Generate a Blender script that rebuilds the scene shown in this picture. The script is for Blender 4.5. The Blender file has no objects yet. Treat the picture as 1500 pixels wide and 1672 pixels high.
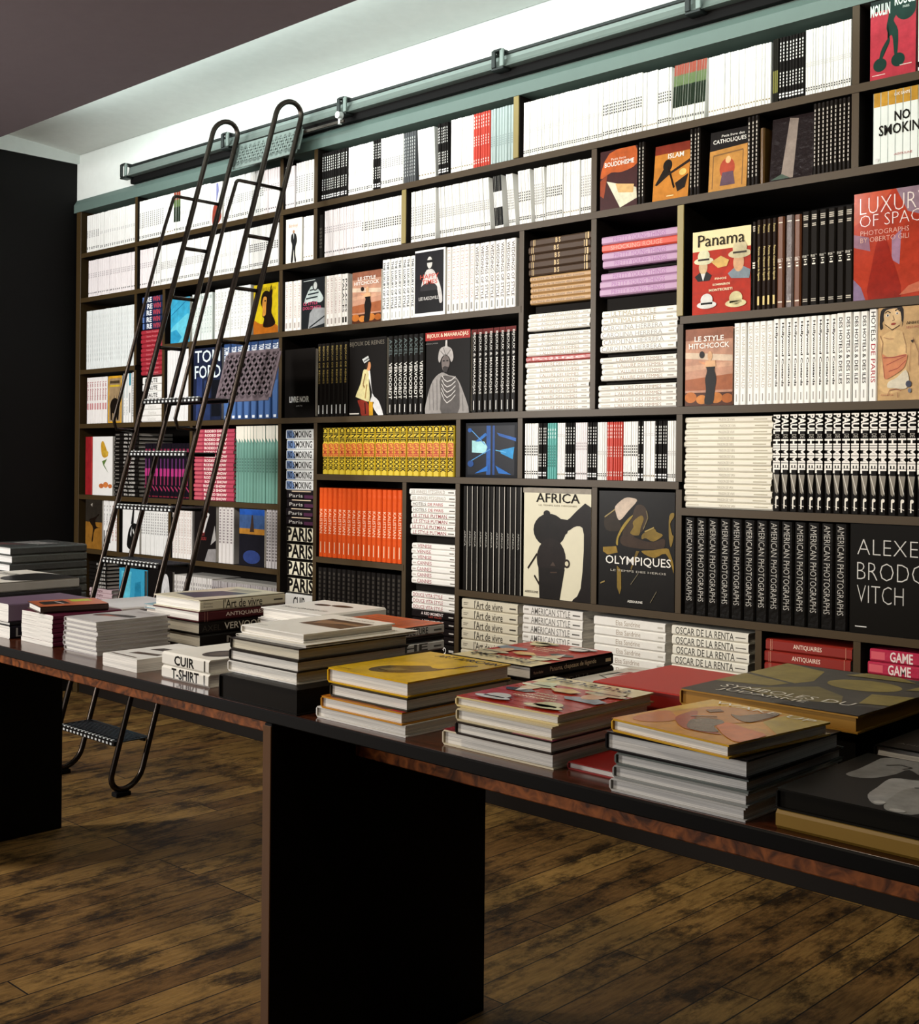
import bpy, math, random
from mathutils import Matrix, Vector
random.seed(7)
R = random.Random(11)
S = bpy.context.scene
COL = S.collection

# ------------------------------------------------------------------ camera
# metres: X runs along the bookcase, Y=0 is its front plane, Z=0 the floor
FPX, PX, PY, ROLL, DIST, CAMZ, VPX = 1980.0, 750.0, 753.0, 0.009, 3.2, 1.22, 2078.0
L1 = math.hypot(FPX, VPX)
FW = (-FPX/L1, VPX/L1); RT = (VPX/L1, FPX/L1)
cam = bpy.data.cameras.new('camera'); camo = bpy.data.objects.new('camera', cam); COL.objects.link(camo)
cam.sensor_fit = 'HORIZONTAL'; cam.sensor_width = 36.0; cam.lens = FPX/1500*36.0
cam.shift_y = (PY-836.0)/1500.0; cam.clip_start = 0.05; cam.clip_end = 60
f = Vector((FW[0], FW[1], 0)); r = Vector((RT[0], RT[1], 0)); u = Vector((0, 0, 1))
c_, s_ = math.cos(ROLL), math.sin(ROLL)
r2 = r*c_ + u*s_; u2 = u*c_ - r*s_
camo.matrix_world = Matrix(((r2.x, u2.x, -f.x, 0), (r2.y, u2.y, -f.y, -DIST), (r2.z, u2.z, -f.z, CAMZ), (0, 0, 0, 1)))
S.camera = camo

# ------------------------------------------------------------------ light, exposure
S.view_settings.view_transform = 'Standard'; S.view_settings.look = 'None'
S.view_settings.exposure = -0.42; S.view_settings.gamma = 1.0; S.view_settings.use_curve_mapping = False
W = bpy.data.worlds.new('world'); S.world = W; W.use_nodes = True
W.node_tree.nodes['Background'].inputs[0].default_value = (0.5, 0.55, 0.6, 1)
W.node_tree.nodes['Background'].inputs[1].default_value = 0.02
def area(name, loc, target, sx, sy, power, col, spread=180):
    l = bpy.data.lights.new(name, 'AREA'); l.shape = 'RECTANGLE'; l.size = sx; l.size_y = sy
    l.energy = power; l.color = col; l.spread = math.radians(spread)
    o = bpy.data.objects.new(name, l); COL.objects.link(o); o.location = loc
    d = Vector(target)-Vector(loc); o.rotation_euler = d.to_track_quat('-Z', 'Y').to_euler(); return o
def spot(name, loc, target, power, col, ang, blend=.6, rad=.05):
    l = bpy.data.lights.new(name, 'SPOT'); l.energy = power; l.color = col; l.spot_size = math.radians(ang)
    l.spot_blend = blend; l.shadow_soft_size = rad
    o = bpy.data.objects.new(name, l); COL.objects.link(o); o.location = loc
    d = Vector(target)-Vector(loc); o.rotation_euler = d.to_track_quat('-Z', 'Y').to_euler(); return o
COOL = (0.86, 1.0, 0.97); WARM = (1.0, 0.86, 0.66); NEUT = (1.0, 0.95, 0.9)
# assumed ceiling lamps, unseen, in front of the shelves, and the tube in the cove
area('cove_light', (-2.1, -0.665, 2.742), (-2.1, 0.0, 3.05), 6.2, 0.05, 38, COOL, 180)
area('assumed_ceiling_light_left', (-4.6, -2.6, 2.64), (-4.2, 0, 1.75), 0.4, 0.4, 30, (1.0, 0.98, 0.96), 120)
area('assumed_ceiling_light_mid', (-3.0, -2.6, 2.64), (-2.8, 0, 1.7), 0.3, 0.3, 21, NEUT, 120)
area('assumed_ceiling_light_right', (-1.5, -2.6, 2.64), (-1.6, 0, 1.5), 0.3, 0.3, 27, WARM, 120)
# assumed daylight: added area lights at left and behind the camera, no windows built
area('assumed_side_light', (-5.75, -4.0, 1.7), (-2.4, -1.4, 0.7), 0.9, 1.0, 270, (1.0, 0.97, 0.93))
area('assumed_front_light', (-3.6, -6.8, 1.7), (-2.8, 0, 1.1), 2.6, 1.8, 80, (1.0, 0.97, 0.94))

# ------------------------------------------------------------------ materials
MATS = {}
def lin(h):
    h = h.lstrip('#'); out = []
    for i in (0, 2, 4):
        v = int(h[i:i+2], 16)/255
        out.append(v/12.92 if v <= .04045 else ((v+.055)/1.055)**2.4)
    return out
def M(h, rough=.5, metal=0., spec=None, bump=0., bscale=60., pic=False):
    if spec is None: spec = .12 if pic else .5 if metal else .06 if sum(lin(h)) < .15 else .3
    k = (h, rough, metal, spec, bump, pic)
    if k in MATS: return MATS[k]
    m = bpy.data.materials.new('surface_'+h.strip('#')); m.use_nodes = True
    nt = m.node_tree; b = nt.nodes['Principled BSDF']
    c = lin(h)
    n = nt.nodes.new('ShaderNodeTexNoise'); n.inputs['Scale'].default_value = 26 if pic else 18; n.inputs['Detail'].default_value = 7 if pic else 2; n.inputs['Roughness'].default_value = .65
    mx = nt.nodes.new('ShaderNodeMix'); mx.data_type = 'RGBA'
    lo, hi = (.35, 1.65) if pic else (.93, 1.05)
    mx.inputs[6].default_value = [v*lo for v in c]+[1]; mx.inputs[7].default_value = [min(1, v*hi) for v in c]+[1]
    tc = nt.nodes.new('ShaderNodeTexCoord')
    nt.links.new(tc.outputs['Object'], n.inputs['Vector'])
    nt.links.new(n.outputs['Fac'], mx.inputs[0]); nt.links.new(mx.outputs[2], b.inputs['Base Color'])
    b.inputs['Roughness'].default_value = rough; b.inputs['Metallic'].default_value = metal
    b.inputs['Specular IOR Level'].default_value = spec
    if bump:
        n2 = nt.nodes.new('ShaderNodeTexNoise'); n2.inputs['Scale'].default_value = bscale; n2.inputs['Detail'].default_value = 4
        bp = nt.nodes.new('ShaderNodeBump'); bp.inputs['Strength'].default_value = bump; bp.inputs['Distance'].default_value = .01
        nt.links.new(tc.outputs['Object'], n2.inputs['Vector'])
        nt.links.new(n2.outputs['Fac'], bp.inputs['Height']); nt.links.new(bp.outputs[0], b.inputs['Normal'])
    MATS[k] = m; return m
def paper(h='#efeae0', dark=.85):
    k = ('paper', h)
    if k in MATS: return MATS[k]
    m = bpy.data.materials.new('page_edges'); m.use_nodes = True
    nt = m.node_tree; b = nt.nodes['Principled BSDF']; c = lin(h)
    tc = nt.nodes.new('ShaderNodeTexCoord'); mp = nt.nodes.new('ShaderNodeMapping')
    mp.inputs['Scale'].default_value = (6, 6, 900)
    n = nt.nodes.new('ShaderNodeTexNoise'); n.inputs['Scale'].default_value = 1; n.inputs['Detail'].default_value = 2
    mx = nt.nodes.new('ShaderNodeMix'); mx.data_type = 'RGBA'
    mx.inputs[6].default_value = [v*dark*.8 for v in c]+[1]; mx.inputs[7].default_value = c+[1]
    rp = nt.nodes.new('ShaderNodeValToRGB'); rp.color_ramp.elements[0].position = .35; rp.color_ramp.elements[1].position = .6
    nt.links.new(tc.outputs['Object'], mp.inputs[0]); nt.links.new(mp.outputs[0], n.inputs['Vector'])
    nt.links.new(n.outputs['Fac'], rp.inputs[0]); nt.links.new(rp.outputs[0], mx.inputs[0])
    nt.links.new(mx.outputs[2], b.inputs['Base Color']); b.inputs['Roughness'].default_value = .85
    MATS[k] = m; return m
def burl():
    m = bpy.data.materials.new('burl_veneer'); m.use_nodes = True; nt = m.node_tree; b = nt.nodes['Principled BSDF']
    tc = nt.nodes.new('ShaderNodeTexCoord'); n = nt.nodes.new('ShaderNodeTexNoise')
    n.inputs['Scale'].default_value = 28; n.inputs['Detail'].default_value = 8; n.inputs['Distortion'].default_value = 1.5
    rp = nt.nodes.new('ShaderNodeValToRGB'); e = rp.color_ramp.elements
    e[0].position = .35; e[0].color = lin('#4a2412')+[1]; e[1].position = .65; e[1].color = lin('#b5652f')+[1]
    nt.links.new(tc.outputs['Object'], n.inputs['Vector']); nt.links.new(n.outputs['Fac'], rp.inputs[0])
    nt.links.new(rp.outputs[0], b.inputs['Base Color']); b.inputs['Roughness'].default_value = .35
    return m
def table_wood():
    m = bpy.data.materials.new('mahogany_lacquer'); m.use_nodes = True; nt = m.node_tree; b = nt.nodes['Principled BSDF']
    tc = nt.nodes.new('ShaderNodeTexCoord'); mp = nt.nodes.new('ShaderNodeMapping'); mp.inputs['Scale'].default_value = (2, 40, 10)
    n = nt.nodes.new('ShaderNodeTexNoise'); n.inputs['Scale'].default_value = 2; n.inputs['Detail'].default_value = 6
    rp = nt.nodes.new('ShaderNodeValToRGB'); e = rp.color_ramp.elements
    e[0].position = .3; e[0].color = lin('#2a140c')+[1]; e[1].position = .7; e[1].color = lin('#5a2e1a')+[1]
    nt.links.new(tc.outputs['Object'], mp.inputs[0]); nt.links.new(mp.outputs[0], n.inputs['Vector']); nt.links.new(n.outputs['Fac'], rp.inputs[0])
    nt.links.new(rp.outputs[0], b.inputs['Base Color']); b.inputs['Roughness'].default_value = .16
    return m
def floor_wood():
    m = bpy.data.materials.new('worn_plank_floor'); m.use_nodes = True; nt = m.node_tree; b = nt.nodes['Principled BSDF']; L = nt.links.new
    tc = nt.nodes.new('ShaderNodeTexCoord'); mp = nt.nodes.new('ShaderNodeMapping'); mp.inputs['Rotation'].default_value = (0, 0, math.pi/2)
    L(tc.outputs['Object'], mp.inputs[0])
    bk = nt.nodes.new('ShaderNodeTexBrick'); bk.offset = .37; bk.offset_frequency = 3; bk.squash = 1
    bk.inputs['Scale'].default_value = 1; bk.inputs['Brick Width'].default_value = 1.15; bk.inputs['Row Height'].default_value = .1
    bk.inputs['Mortar Size'].default_value = .0022; bk.inputs['Mortar Smooth'].default_value = .2; bk.inputs['Bias'].default_value = 0
    bk.inputs['Color1'].default_value = (.1, .1, .1, 1); bk.inputs['Color2'].default_value = (.9, .9, .9, 1); bk.inputs['Mortar'].default_value = (.5, .5, .5, 1)
    L(mp.outputs[0], bk.inputs[0])
    rp = nt.nodes.new('ShaderNodeValToRGB'); e = rp.color_ramp.elements
    e[0].position = 0; e[0].color = lin('#6a4a26')+[1]; e[1].position = 1; e[1].color = lin('#a07c42')+[1]
    L(bk.outputs['Color'], rp.inputs[0])
    # grain along the boards
    m2 = nt.nodes.new('ShaderNodeMapping'); m2.inputs['Scale'].default_value = (55, 7, 1); L(tc.outputs['Object'], m2.inputs[0])
    g = nt.nodes.new('ShaderNodeTexNoise'); g.inputs['Scale'].default_value = 1.6; g.inputs['Detail'].default_value = 8; g.inputs['Roughness'].default_value = .65; L(m2.outputs[0], g.inputs['Vector'])
    gr = nt.nodes.new('ShaderNodeValToRGB'); gr.color_ramp.elements[0].position = .32; gr.color_ramp.elements[0].color = (.42, .38, .34, 1); gr.color_ramp.elements[1].position = .58; gr.color_ramp.elements[1].color = (1, 1, 1, 1)
    L(g.outputs['Fac'], gr.inputs[0])
    # old black stains, stretched along the boards
    m3 = nt.nodes.new('ShaderNodeMapping'); m3.inputs['Scale'].default_value = (5.5, 2.6, 1); L(tc.outputs['Object'], m3.inputs[0])
    st = nt.nodes.new('ShaderNodeTexNoise'); st.inputs['Scale'].default_value = 1.7; st.inputs['Detail'].default_value = 9; st.inputs['Roughness'].default_value = .78; L(m3.outputs[0], st.inputs['Vector'])
    sr = nt.nodes.new('ShaderNodeValToRGB'); sr.color_ramp.elements[0].position = .40; sr.color_ramp.elements[0].color = (.07, .06, .05, 1); sr.color_ramp.elements[1].position = .53; sr.color_ramp.elements[1].color = (1, 1, 1, 1)
    L(st.outputs['Fac'], sr.inputs[0])
    a = nt.nodes.new('ShaderNodeMix'); a.data_type = 'RGBA'; a.blend_type = 'MULTIPLY'; a.inputs[0].default_value = .85; L(rp.outputs[0], a.inputs[6]); L(gr.outputs[0], a.inputs[7])
    d = nt.nodes.new('ShaderNodeMix'); d.data_type = 'RGBA'; d.blend_type = 'MULTIPLY'; d.inputs[0].default_value = .92; L(a.outputs[2], d.inputs[6]); L(sr.outputs[0], d.inputs[7])
    e2 = nt.nodes.new('ShaderNodeMix'); e2.data_type = 'RGBA'; L(bk.outputs['Fac'], e2.inputs[0]); L(d.outputs[2], e2.inputs[6]); e2.inputs[7].default_value = (.006, .005, .004, 1)
    L(e2.outputs[2], b.inputs['Base Color']); b.inputs['Roughness'].default_value = .55; b.inputs['Specular IOR Level'].default_value = .3
    bp = nt.nodes.new('ShaderNodeBump'); bp.inputs['Strength'].default_value = .35; bp.inputs['Distance'].default_value = .004
    sb = nt.nodes.new('ShaderNodeMath'); sb.operation = 'SUBTRACT'; L(g.outputs['Fac'], sb.inputs[0]); L(bk.outputs['Fac'], sb.inputs[1]); L(sb.outputs[0], bp.inputs['Height'])
    L(bp.outputs[0], b.inputs['Normal'])
    return m

# ------------------------------------------------------------------ mesh helpers
class MB:
    def __init__(s): s.v = []; s.f = []; s.mi = []; s.m = []
    def mat(s, m):
        if m not in s.m: s.m.append(m)
        return s.m.index(m)
    def face(s, pts, m):
        n = len(s.v); s.v += [tuple(p) for p in pts]; s.f.append(tuple(range(n, n+len(pts)))); s.mi.append(s.mat(m))
    def mesh2(s, vs, fs, m):
        n = len(s.v); s.v += vs; k = s.mat(m)
        for q in fs: s.f.append(tuple(i+n for i in q)); s.mi.append(k)
    def box(s, x0, x1, y0, y1, z0, z1, m):
        vs = [(x0, y0, z0), (x1, y0, z0), (x1, y1, z0), (x0, y1, z0), (x0, y0, z1), (x1, y0, z1), (x1, y1, z1), (x0, y1, z1)]
        s.mesh2(vs, [(3, 2, 1, 0), (4, 5, 6, 7), (0, 1, 5, 4), (1, 2, 6, 5), (2, 3, 7, 6), (3, 0, 4, 7)], m)
    def bbox(s, x0, x1, y0, y1, z0, z1, m, b=.002):
        # box with its edges eased
        b = min(b, (x1-x0)*.3, (y1-y0)*.3, (z1-z0)*.3)
        rings = []
        for z, i in ((z0, b), (z0+b, 0), (z1-b, 0), (z1, b)):
            X0, X1, Y0, Y1 = x0+i, x1-i, y0+i, y1-i
            rings.append([(X0+b, Y0, z), (X1-b, Y0, z), (X1, Y0+b, z), (X1, Y1-b, z), (X1-b, Y1, z), (X0+b, Y1, z), (X0, Y1-b, z), (X0, Y0+b, z)])
        vs = sum(rings, []); fs = [tuple(range(7, -1, -1)), tuple(range(24, 32))]
        for k in range(3):
            for i in range(8):
                j = (i+1) % 8; fs.append((k*8+i, k*8+j, (k+1)*8+j, (k+1)*8+i))
        s.mesh2(vs, fs, m)
    def tube(s, pts, rad, m, n=10, caps=True):
        pts = [Vector(p) for p in pts]; rings = []
        t0 = (pts[1]-pts[0]).normalized(); a = Vector((1, 0, 0)) if abs(t0.x) < .9 else Vector((0, 1, 0))
        nrm = (a-t0*a.dot(t0)).normalized()
        for i, p in enumerate(pts):
            t = (pts[min(i+1, len(pts)-1)]-pts[max(i-1, 0)]).normalized()
            nrm = (nrm-t*nrm.dot(t)).normalized(); bn = t.cross(nrm)
            rings.append([tuple(p+(nrm*math.cos(2*math.pi*k/n)+bn*math.sin(2*math.pi*k/n))*rad) for k in range(n)])
        vs = sum(rings, []); fs = []
        for i in range(len(pts)-1):
            for k in range(n):
                j = (k+1) % n; fs.append((i*n+k, i*n+j, (i+1)*n+j, (i+1)*n+k))
        if caps: fs.append(tuple(range(n-1, -1, -1))); fs.append(tuple(range((len(pts)-1)*n, len(pts)*n)))
        s.mesh2(vs, fs, m)
    def data(s, name):
        me = bpy.data.meshes.new(name); me.from_pydata(s.v, [], s.f)
        for m in s.m: me.materials.append(m)
        me.polygons.foreach_set('material_index', s.mi); me.update(); return me
    def build(s, name, parent=None, smooth=False):
        me = s.data(name)
        if smooth: me.polygons.foreach_set('use_smooth', [True]*len(me.polygons))
        return link(name, me, parent)
def link(name, me, parent=None):
    o = bpy.data.objects.new(name, me); COL.objects.link(o)
    if parent: o.parent = parent
    return o
def tag(o, label, cat, group=None):
    o['label'] = label; o['category'] = cat
    if group: o['group'] = group
    return o
def struct(o): o['kind'] = 'structure'; return o

# ------------------------------------------------------------------ lettering and printed art
_T = {}
def glyphs(txt, wt=0.):
    k = (txt, wt)
    if k in _T: return _T[k]
    cu = bpy.data.curves.new('lettering', 'FONT'); cu.body = txt; cu.offset = wt; cu.resolution_u = 2
    o = bpy.data.objects.new('lettering', cu); COL.objects.link(o)
    me = bpy.data.meshes.new_from_object(o.evaluated_get(bpy.context.evaluated_depsgraph_get()))
    vs = [(v.co.x, v.co.y) for v in me.vertices]; fs = [tuple(p.vertices) for p in me.polygons]
    bpy.data.objects.remove(o); bpy.data.curves.remove(cu); bpy.data.meshes.remove(me)
    if not vs: vs = [(0, 0), (1, 1)]
    x0 = min(v[0] for v in vs); x1 = max(v[0] for v in vs); y0 = min(v[1] for v in vs); y1 = max(v[1] for v in vs)
    _T[k] = ([((x-x0)/(x1-x0), (y-y0)/max(1e-6, y1-y0)) for x, y in vs], fs); return _T[k]
def ell(cu, cv, ru, rv, rot=0, n=22):
    c, s = math.cos(rot), math.sin(rot); out = []
    for i in range(n):
        a = 2*math.pi*i/n; x, y = ru*math.cos(a), rv*math.sin(a); out.append((cu+x*c-y*s, cv+x*s+y*c))
    return out
def lum(h): return sum(lin(h))/3
def soften(p, k=3):
    out = []; n = len(p)
    for i in range(n):
        p0, p1, p2, p3 = p[i-1], p[i], p[(i+1) % n], p[(i+2) % n]
        for j in range(k):
            t = j/k; out.append(tuple(.5*(2*b+(c-a)*t+(2*a-5*b+4*c-d)*t*t+(3*b-a-3*c+d)*t**3) for a, b, c, d in zip(p0, p1, p2, p3)))
    return [(min(1, max(0, a)), min(1, max(0, b))) for a, b in out]
def paint(mb, art, P, rough, step=.00012, pic=False):
    # printed shapes on a cover: P(u, v, lift) gives the point on the cover
    for i, e in enumerate(art):
        k = e[0]; z = step*(min(i, 24)+1)
        if k == 'r':
            u0, v0, u1, v1, c = e[1:6]; mb.face([P(u0, v0, z), P(u1, v0, z), P(u1, v1, z), P(u0, v1, z)], M(c, rough, pic=pic and lum(c) < .5))
        elif k == 'e':
            mb.face([P(min(1, max(0, a)), min(1, max(0, b)), z) for a, b in ell(*e[1:5], *(e[6:7]))], M(e[5], rough, pic=pic))
        elif k == 'p':
            mb.face([P(a, b, z) for a, b in (soften(e[1]) if len(e[1]) > 5 else [(min(1, max(0, q)), min(1, max(0, w))) for q, w in e[1]])], M(e[2], rough, pic=pic))
        elif k == 't':
            vs, fs = glyphs(e[1], e[7] if len(e) > 7 else 0.); u0, v0, u1, v1 = e[2:6]
            mb.mesh2([tuple(P(u0+a*(u1-u0), v0+b*(v1-v0), z)) for a, b in vs], fs, M(e[6], rough))
        elif k == 'l':
            w = e[2]*.5; p = e[1]
            for (a, b), (c, d) in zip(p, p[1:]):
                L = math.hypot(c-a, d-b) or 1; nx, ny = -(d-b)/L*w, (c-a)/L*w
                mb.face([P(a+nx, b+ny, z), P(a-nx, b-ny, z), P(c-nx, d-ny, z), P(c+nx, d+ny, z)], M(e[3], rough))

# ------------------------------------------------------------------ the room
mb = MB(); mb.box(-5.86, 1.6, -7.0, .36, -.06, 0, floor_wood()); struct(mb.build('floor'))
WHITE = M('#dfe3df', .7); DARKW = M('#0b0908', .7, 0, .2); CEIL = M('#6f6467', .85, 0, .2)
mb = MB(); mb.box(-5.98, -5.86, -7.0, .36, -.06, 2.76, DARKW); struct(mb.build('wall_left'))
mb = MB(); mb.box(-5.98, -5.86, -7.0, .36, 2.762, 3.0, WHITE); struct(mb.build('trim_1'))
mb = MB(); mb.box(1.6, 1.72, -7.0, .36, -.06, 3.0, DARKW); struct(mb.build('wall_right'))
mb = MB(); mb.box(-5.98, 1.72, -7.12, -7.0, -.06, 3.0, DARKW); struct(mb.build('wall_front'))
mb = MB(); mb.box(-5.86, 1.6, .36, .46, -.06, 3.0, DARKW); mb.box(-5.86, 1.6, .02, .36, 2.545, 2.762, WHITE); mb.box(-5.86, 1.6, .034, .36, 2.762, 3.0, WHITE); struct(mb.build('wall_back'))
# dropped ceiling with the cove behind its lip
mb = MB(); mb.box(-5.86, 1.6, -7.0, -.612, 2.70, 2.716, CEIL); struct(mb.build('ceiling'))
cv = MB(); prof = [(-1.1, 2.83)]+[(-1.0+.98*i/10, 2.815+.03*math.sin(math.pi*i/10)) for i in range(11)]+[(.03, 2.812)]
for (y0, z0), (y1, z1) in zip(prof, prof[1:]):
    cv.face([(-5.86, y0, z0), (1.6, y0, z0), (1.6, y1, z1), (-5.86, y1, z1)], WHITE)
cv.box(-5.86, 1.6, -1.1, .03, 2.86, 2.9, WHITE); cv.box(-5.86, 1.6, -1.12, -1.1, 2.7165, 2.9, WHITE); struct(cv.build('trim_2'))
# ------------------------------------------------------------------ bookcase
def ray(x, y):
    qx, qy = x-PX, y-PY
    a = c_*qx-s_*qy; b = s_*qx+c_*qy
    rr, uu = a/FPX, -b/FPX
    return FW[0]+RT[0]*rr, FW[1]+RT[1]*rr, uu
def XP(x, y=760, Y=0.):      # metres along the case for a survey mark taken in the photograph
    d = ray(x, y); return d[0]*(Y+DIST)/d[1]
def ZP(x, y, Y=0.):
    d = ray(x, y); return CAMZ+d[2]*(Y+DIST)/d[1]
XL, XR = -5.78, -0.86
Z1, Z2, Z3, Z3B, Z4, Z5L, Z5M, Z5R, ZO, Z6, ZB = 2.28, 2.048, 1.763, 1.676, 1.396, 1.03, 1.162, 1.082, .824, .753, .40
TH = .024
SHELF = M('#42331c', .4, 0, .25); INNER = M('#17120e', .6, 0, .2); GREEN = M('#62756f', .45); BRASS = M('#8d7c3e', .4, 0, .5)  # INNER near-black: shade inside the compartments put into the board colour
case = bpy.data.objects.new('bookcase', None); COL.objects.link(case); case.location = (0, 0, 0)
tag(case, 'built-in dark wood bookcase of uneven compartments covering the whole wall', 'bookcase')
DIVS, SHELVES = [(XL-.01, 0, 2.5), (XR+.01, 0, 2.5)], [(XL, XR, 2.5+TH)]
def shelf(x0, x1, z, m=SHELF):
    SHELVES.append((x0, x1, z))
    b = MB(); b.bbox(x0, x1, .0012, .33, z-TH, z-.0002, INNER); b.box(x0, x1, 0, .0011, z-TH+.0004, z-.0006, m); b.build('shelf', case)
def divider(x, z0, z1, brass=False, w=.022):
    DIVS.append((x, z0, z1))
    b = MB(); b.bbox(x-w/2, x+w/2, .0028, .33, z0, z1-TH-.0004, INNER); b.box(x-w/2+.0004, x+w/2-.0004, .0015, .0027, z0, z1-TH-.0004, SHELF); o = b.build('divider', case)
    if brass:
        b = MB(); b.bbox(x-w/2-.001, x+w/2+.001, -.003, .0012, z0+.001, z1-TH-.002, BRASS); e = b.build('edge_strip', o); e['label'] = 'brass coloured edge strip'
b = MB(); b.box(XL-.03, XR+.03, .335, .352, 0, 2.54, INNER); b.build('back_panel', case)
b = MB(); b.bbox(XL-.045, XL, -.001, .334, 0, 2.499, SHELF); b.build('side_panel', case)
b = MB(); b.bbox(XR, XR+.04, -.001, .334, 0, 2.499, SHELF); b.build('side_panel', case)
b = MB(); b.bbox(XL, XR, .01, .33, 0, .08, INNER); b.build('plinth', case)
# cornice: upright face and a chamfer above it
c = MB()
pr = [(0.0, 2.50), (0.0, 2.541), (.017, 2.568), (.33, 2.568), (.33, 2.50)]
x0, x1 = -5.855, XR+.04
for (a, z), (a2, z2) in zip(pr, pr[1:]+pr[:1]): c.face([(x0, a, z), (x1, a, z), (x1, a2, z2), (x0, a2, z2)], GREEN)
c.face([(x0, a, z) for a, z in pr][::-1], GREEN); c.face([(x1, a, z) for a, z in pr], GREEN)
c.build('cornice', case)
for z in (Z1, Z2, Z4): shelf(XL, XR, z)
X218, X264, X309, X311, X455, X511, X514, X656, X659, X746, X838, X849, X965, X970, X1109, X1390 = [XP(p) for p in (218.5, 264.5, 308, 311, 455.5, 511, 514, 656, 660, 747, 838, 848, 965.5, 970.5, 1108, 1390.5)]
X193, X277, X1240, X1402 = XP(193), XP(277), XP(1240), XP(1401)
shelf(X264, X849, Z3); shelf(XL, X218, Z3B); shelf(X1109, XR, Z3B); shelf(XL, X455, Z5L); shelf(X514, X1109, Z5M); shelf(X1109, XR, Z5R)
shelf(X514, X659, ZO); shelf(X746, XR, Z6); shelf(XL, X455, Z6); shelf(XL, X455, ZB); shelf(X746, XR, .50); shelf(X455, X514, ZP(464, 1000)); shelf(X659, X746, ZP(668, 1064)); shelf(X514, X659, .45)
for x, z0, z1, br in ((X218, Z4, Z3B, 0), (X218, Z3B, Z2, 0), (X218, Z2, Z1, 0), (X218, Z1, 2.524, 0), (X264, Z4, Z2, 0), (X309, Z4, Z3, 0), (X311, Z5L, Z4, 0),
    (X193, Z6, Z5L, 0), (X277, Z6, Z5L, 0), (X455, .08, Z4, 0), (X455, Z4, Z3, 0), (X455, Z3, Z2, 0), (X455, Z2, Z1, 0), (X455, Z1, 2.524, 0),
    (X511, Z2, Z1, 0), (X511, Z1, 2.524, 0), (X656, Z2, Z1, 1), (X838, Z1, 2.524, 1), (XP(965), Z2, Z1, 0), (X1390, Z2, Z1, 0), (X1390, Z1, 2.524, 0),
    (X849, Z4, Z2, 0), (X849, Z5M, Z4, 0), (X965, Z4, Z2, 0), (X1109, Z3B, Z2, 1), (X1109, Z4, Z3B, 0), (X1109, Z5M, Z4, 0), (X1109, Z6, Z5M, 0),
    (X514, .08, Z4, 0), (X659, .08, Z5M, 0), (X746, Z5M, Z4, 0), (X746, .08, Z5M, 0), (X970, Z6, Z5M, 0), (X1240, .50, Z6, 0), (X1402, .50, Z6, 0)):
    divider(x, z0+.0002, z1, bool(br))
# ladder rail on its black backing board
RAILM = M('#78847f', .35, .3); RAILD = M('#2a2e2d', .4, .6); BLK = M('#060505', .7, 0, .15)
rail = bpy.data.objects.new('ladder_rail', None); COL.objects.link(rail)
tag(rail, 'long metal ladder rail on black backing board above the bookcase cornice', 'rail')
b = MB(); b.bbox(-5.3, XR+.04, -.004, .019, 2.569, 2.665, BLK); b.build('backing_board', rail)
b = MB(); pr = [(-.006, 2.60), (-.036, 2.601), (-.028, 2.612), (-.022, 2.63), (-.022, 2.643), (-.006, 2.643)]
for (a, z), (a2, z2) in zip(pr, pr[1:]+pr[:1]): b.face([(-5.28, a, z), (XR, a, z), (XR, a2, z2), (-5.28, a2, z2)], RAILM)
b.face([(-5.28, a, z) for a, z in pr][::-1], RAILM); b.face([(XR, a, z) for a, z in pr], RAILM); b.build('rail_bar', rail)
b = MB(); b.bbox(-5.28, XR, -.028, -.0045, 2.6435, 2.654, RAILD, .001); b.build('rail_cap', rail)
for p in (190, 355, 545, 799, 1117, 1330):
    x = XP(p, 200, -.05); b = MB(); b.bbox(x-.028, x+.028, -.046, -.0045, 2.59, 2.5998, RAILD); b.bbox(x-.028, x-.01, -.046, -.037, 2.6, 2.662, RAILD); b.bbox(x+.01, x+.028, -.046, -.037, 2.6, 2.662, RAILM)
    b.bbox(x-.02, x+.02, -.0465, -.0045, 2.6545, 2.664, RAILD); b.build('bracket', rail)

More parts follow.
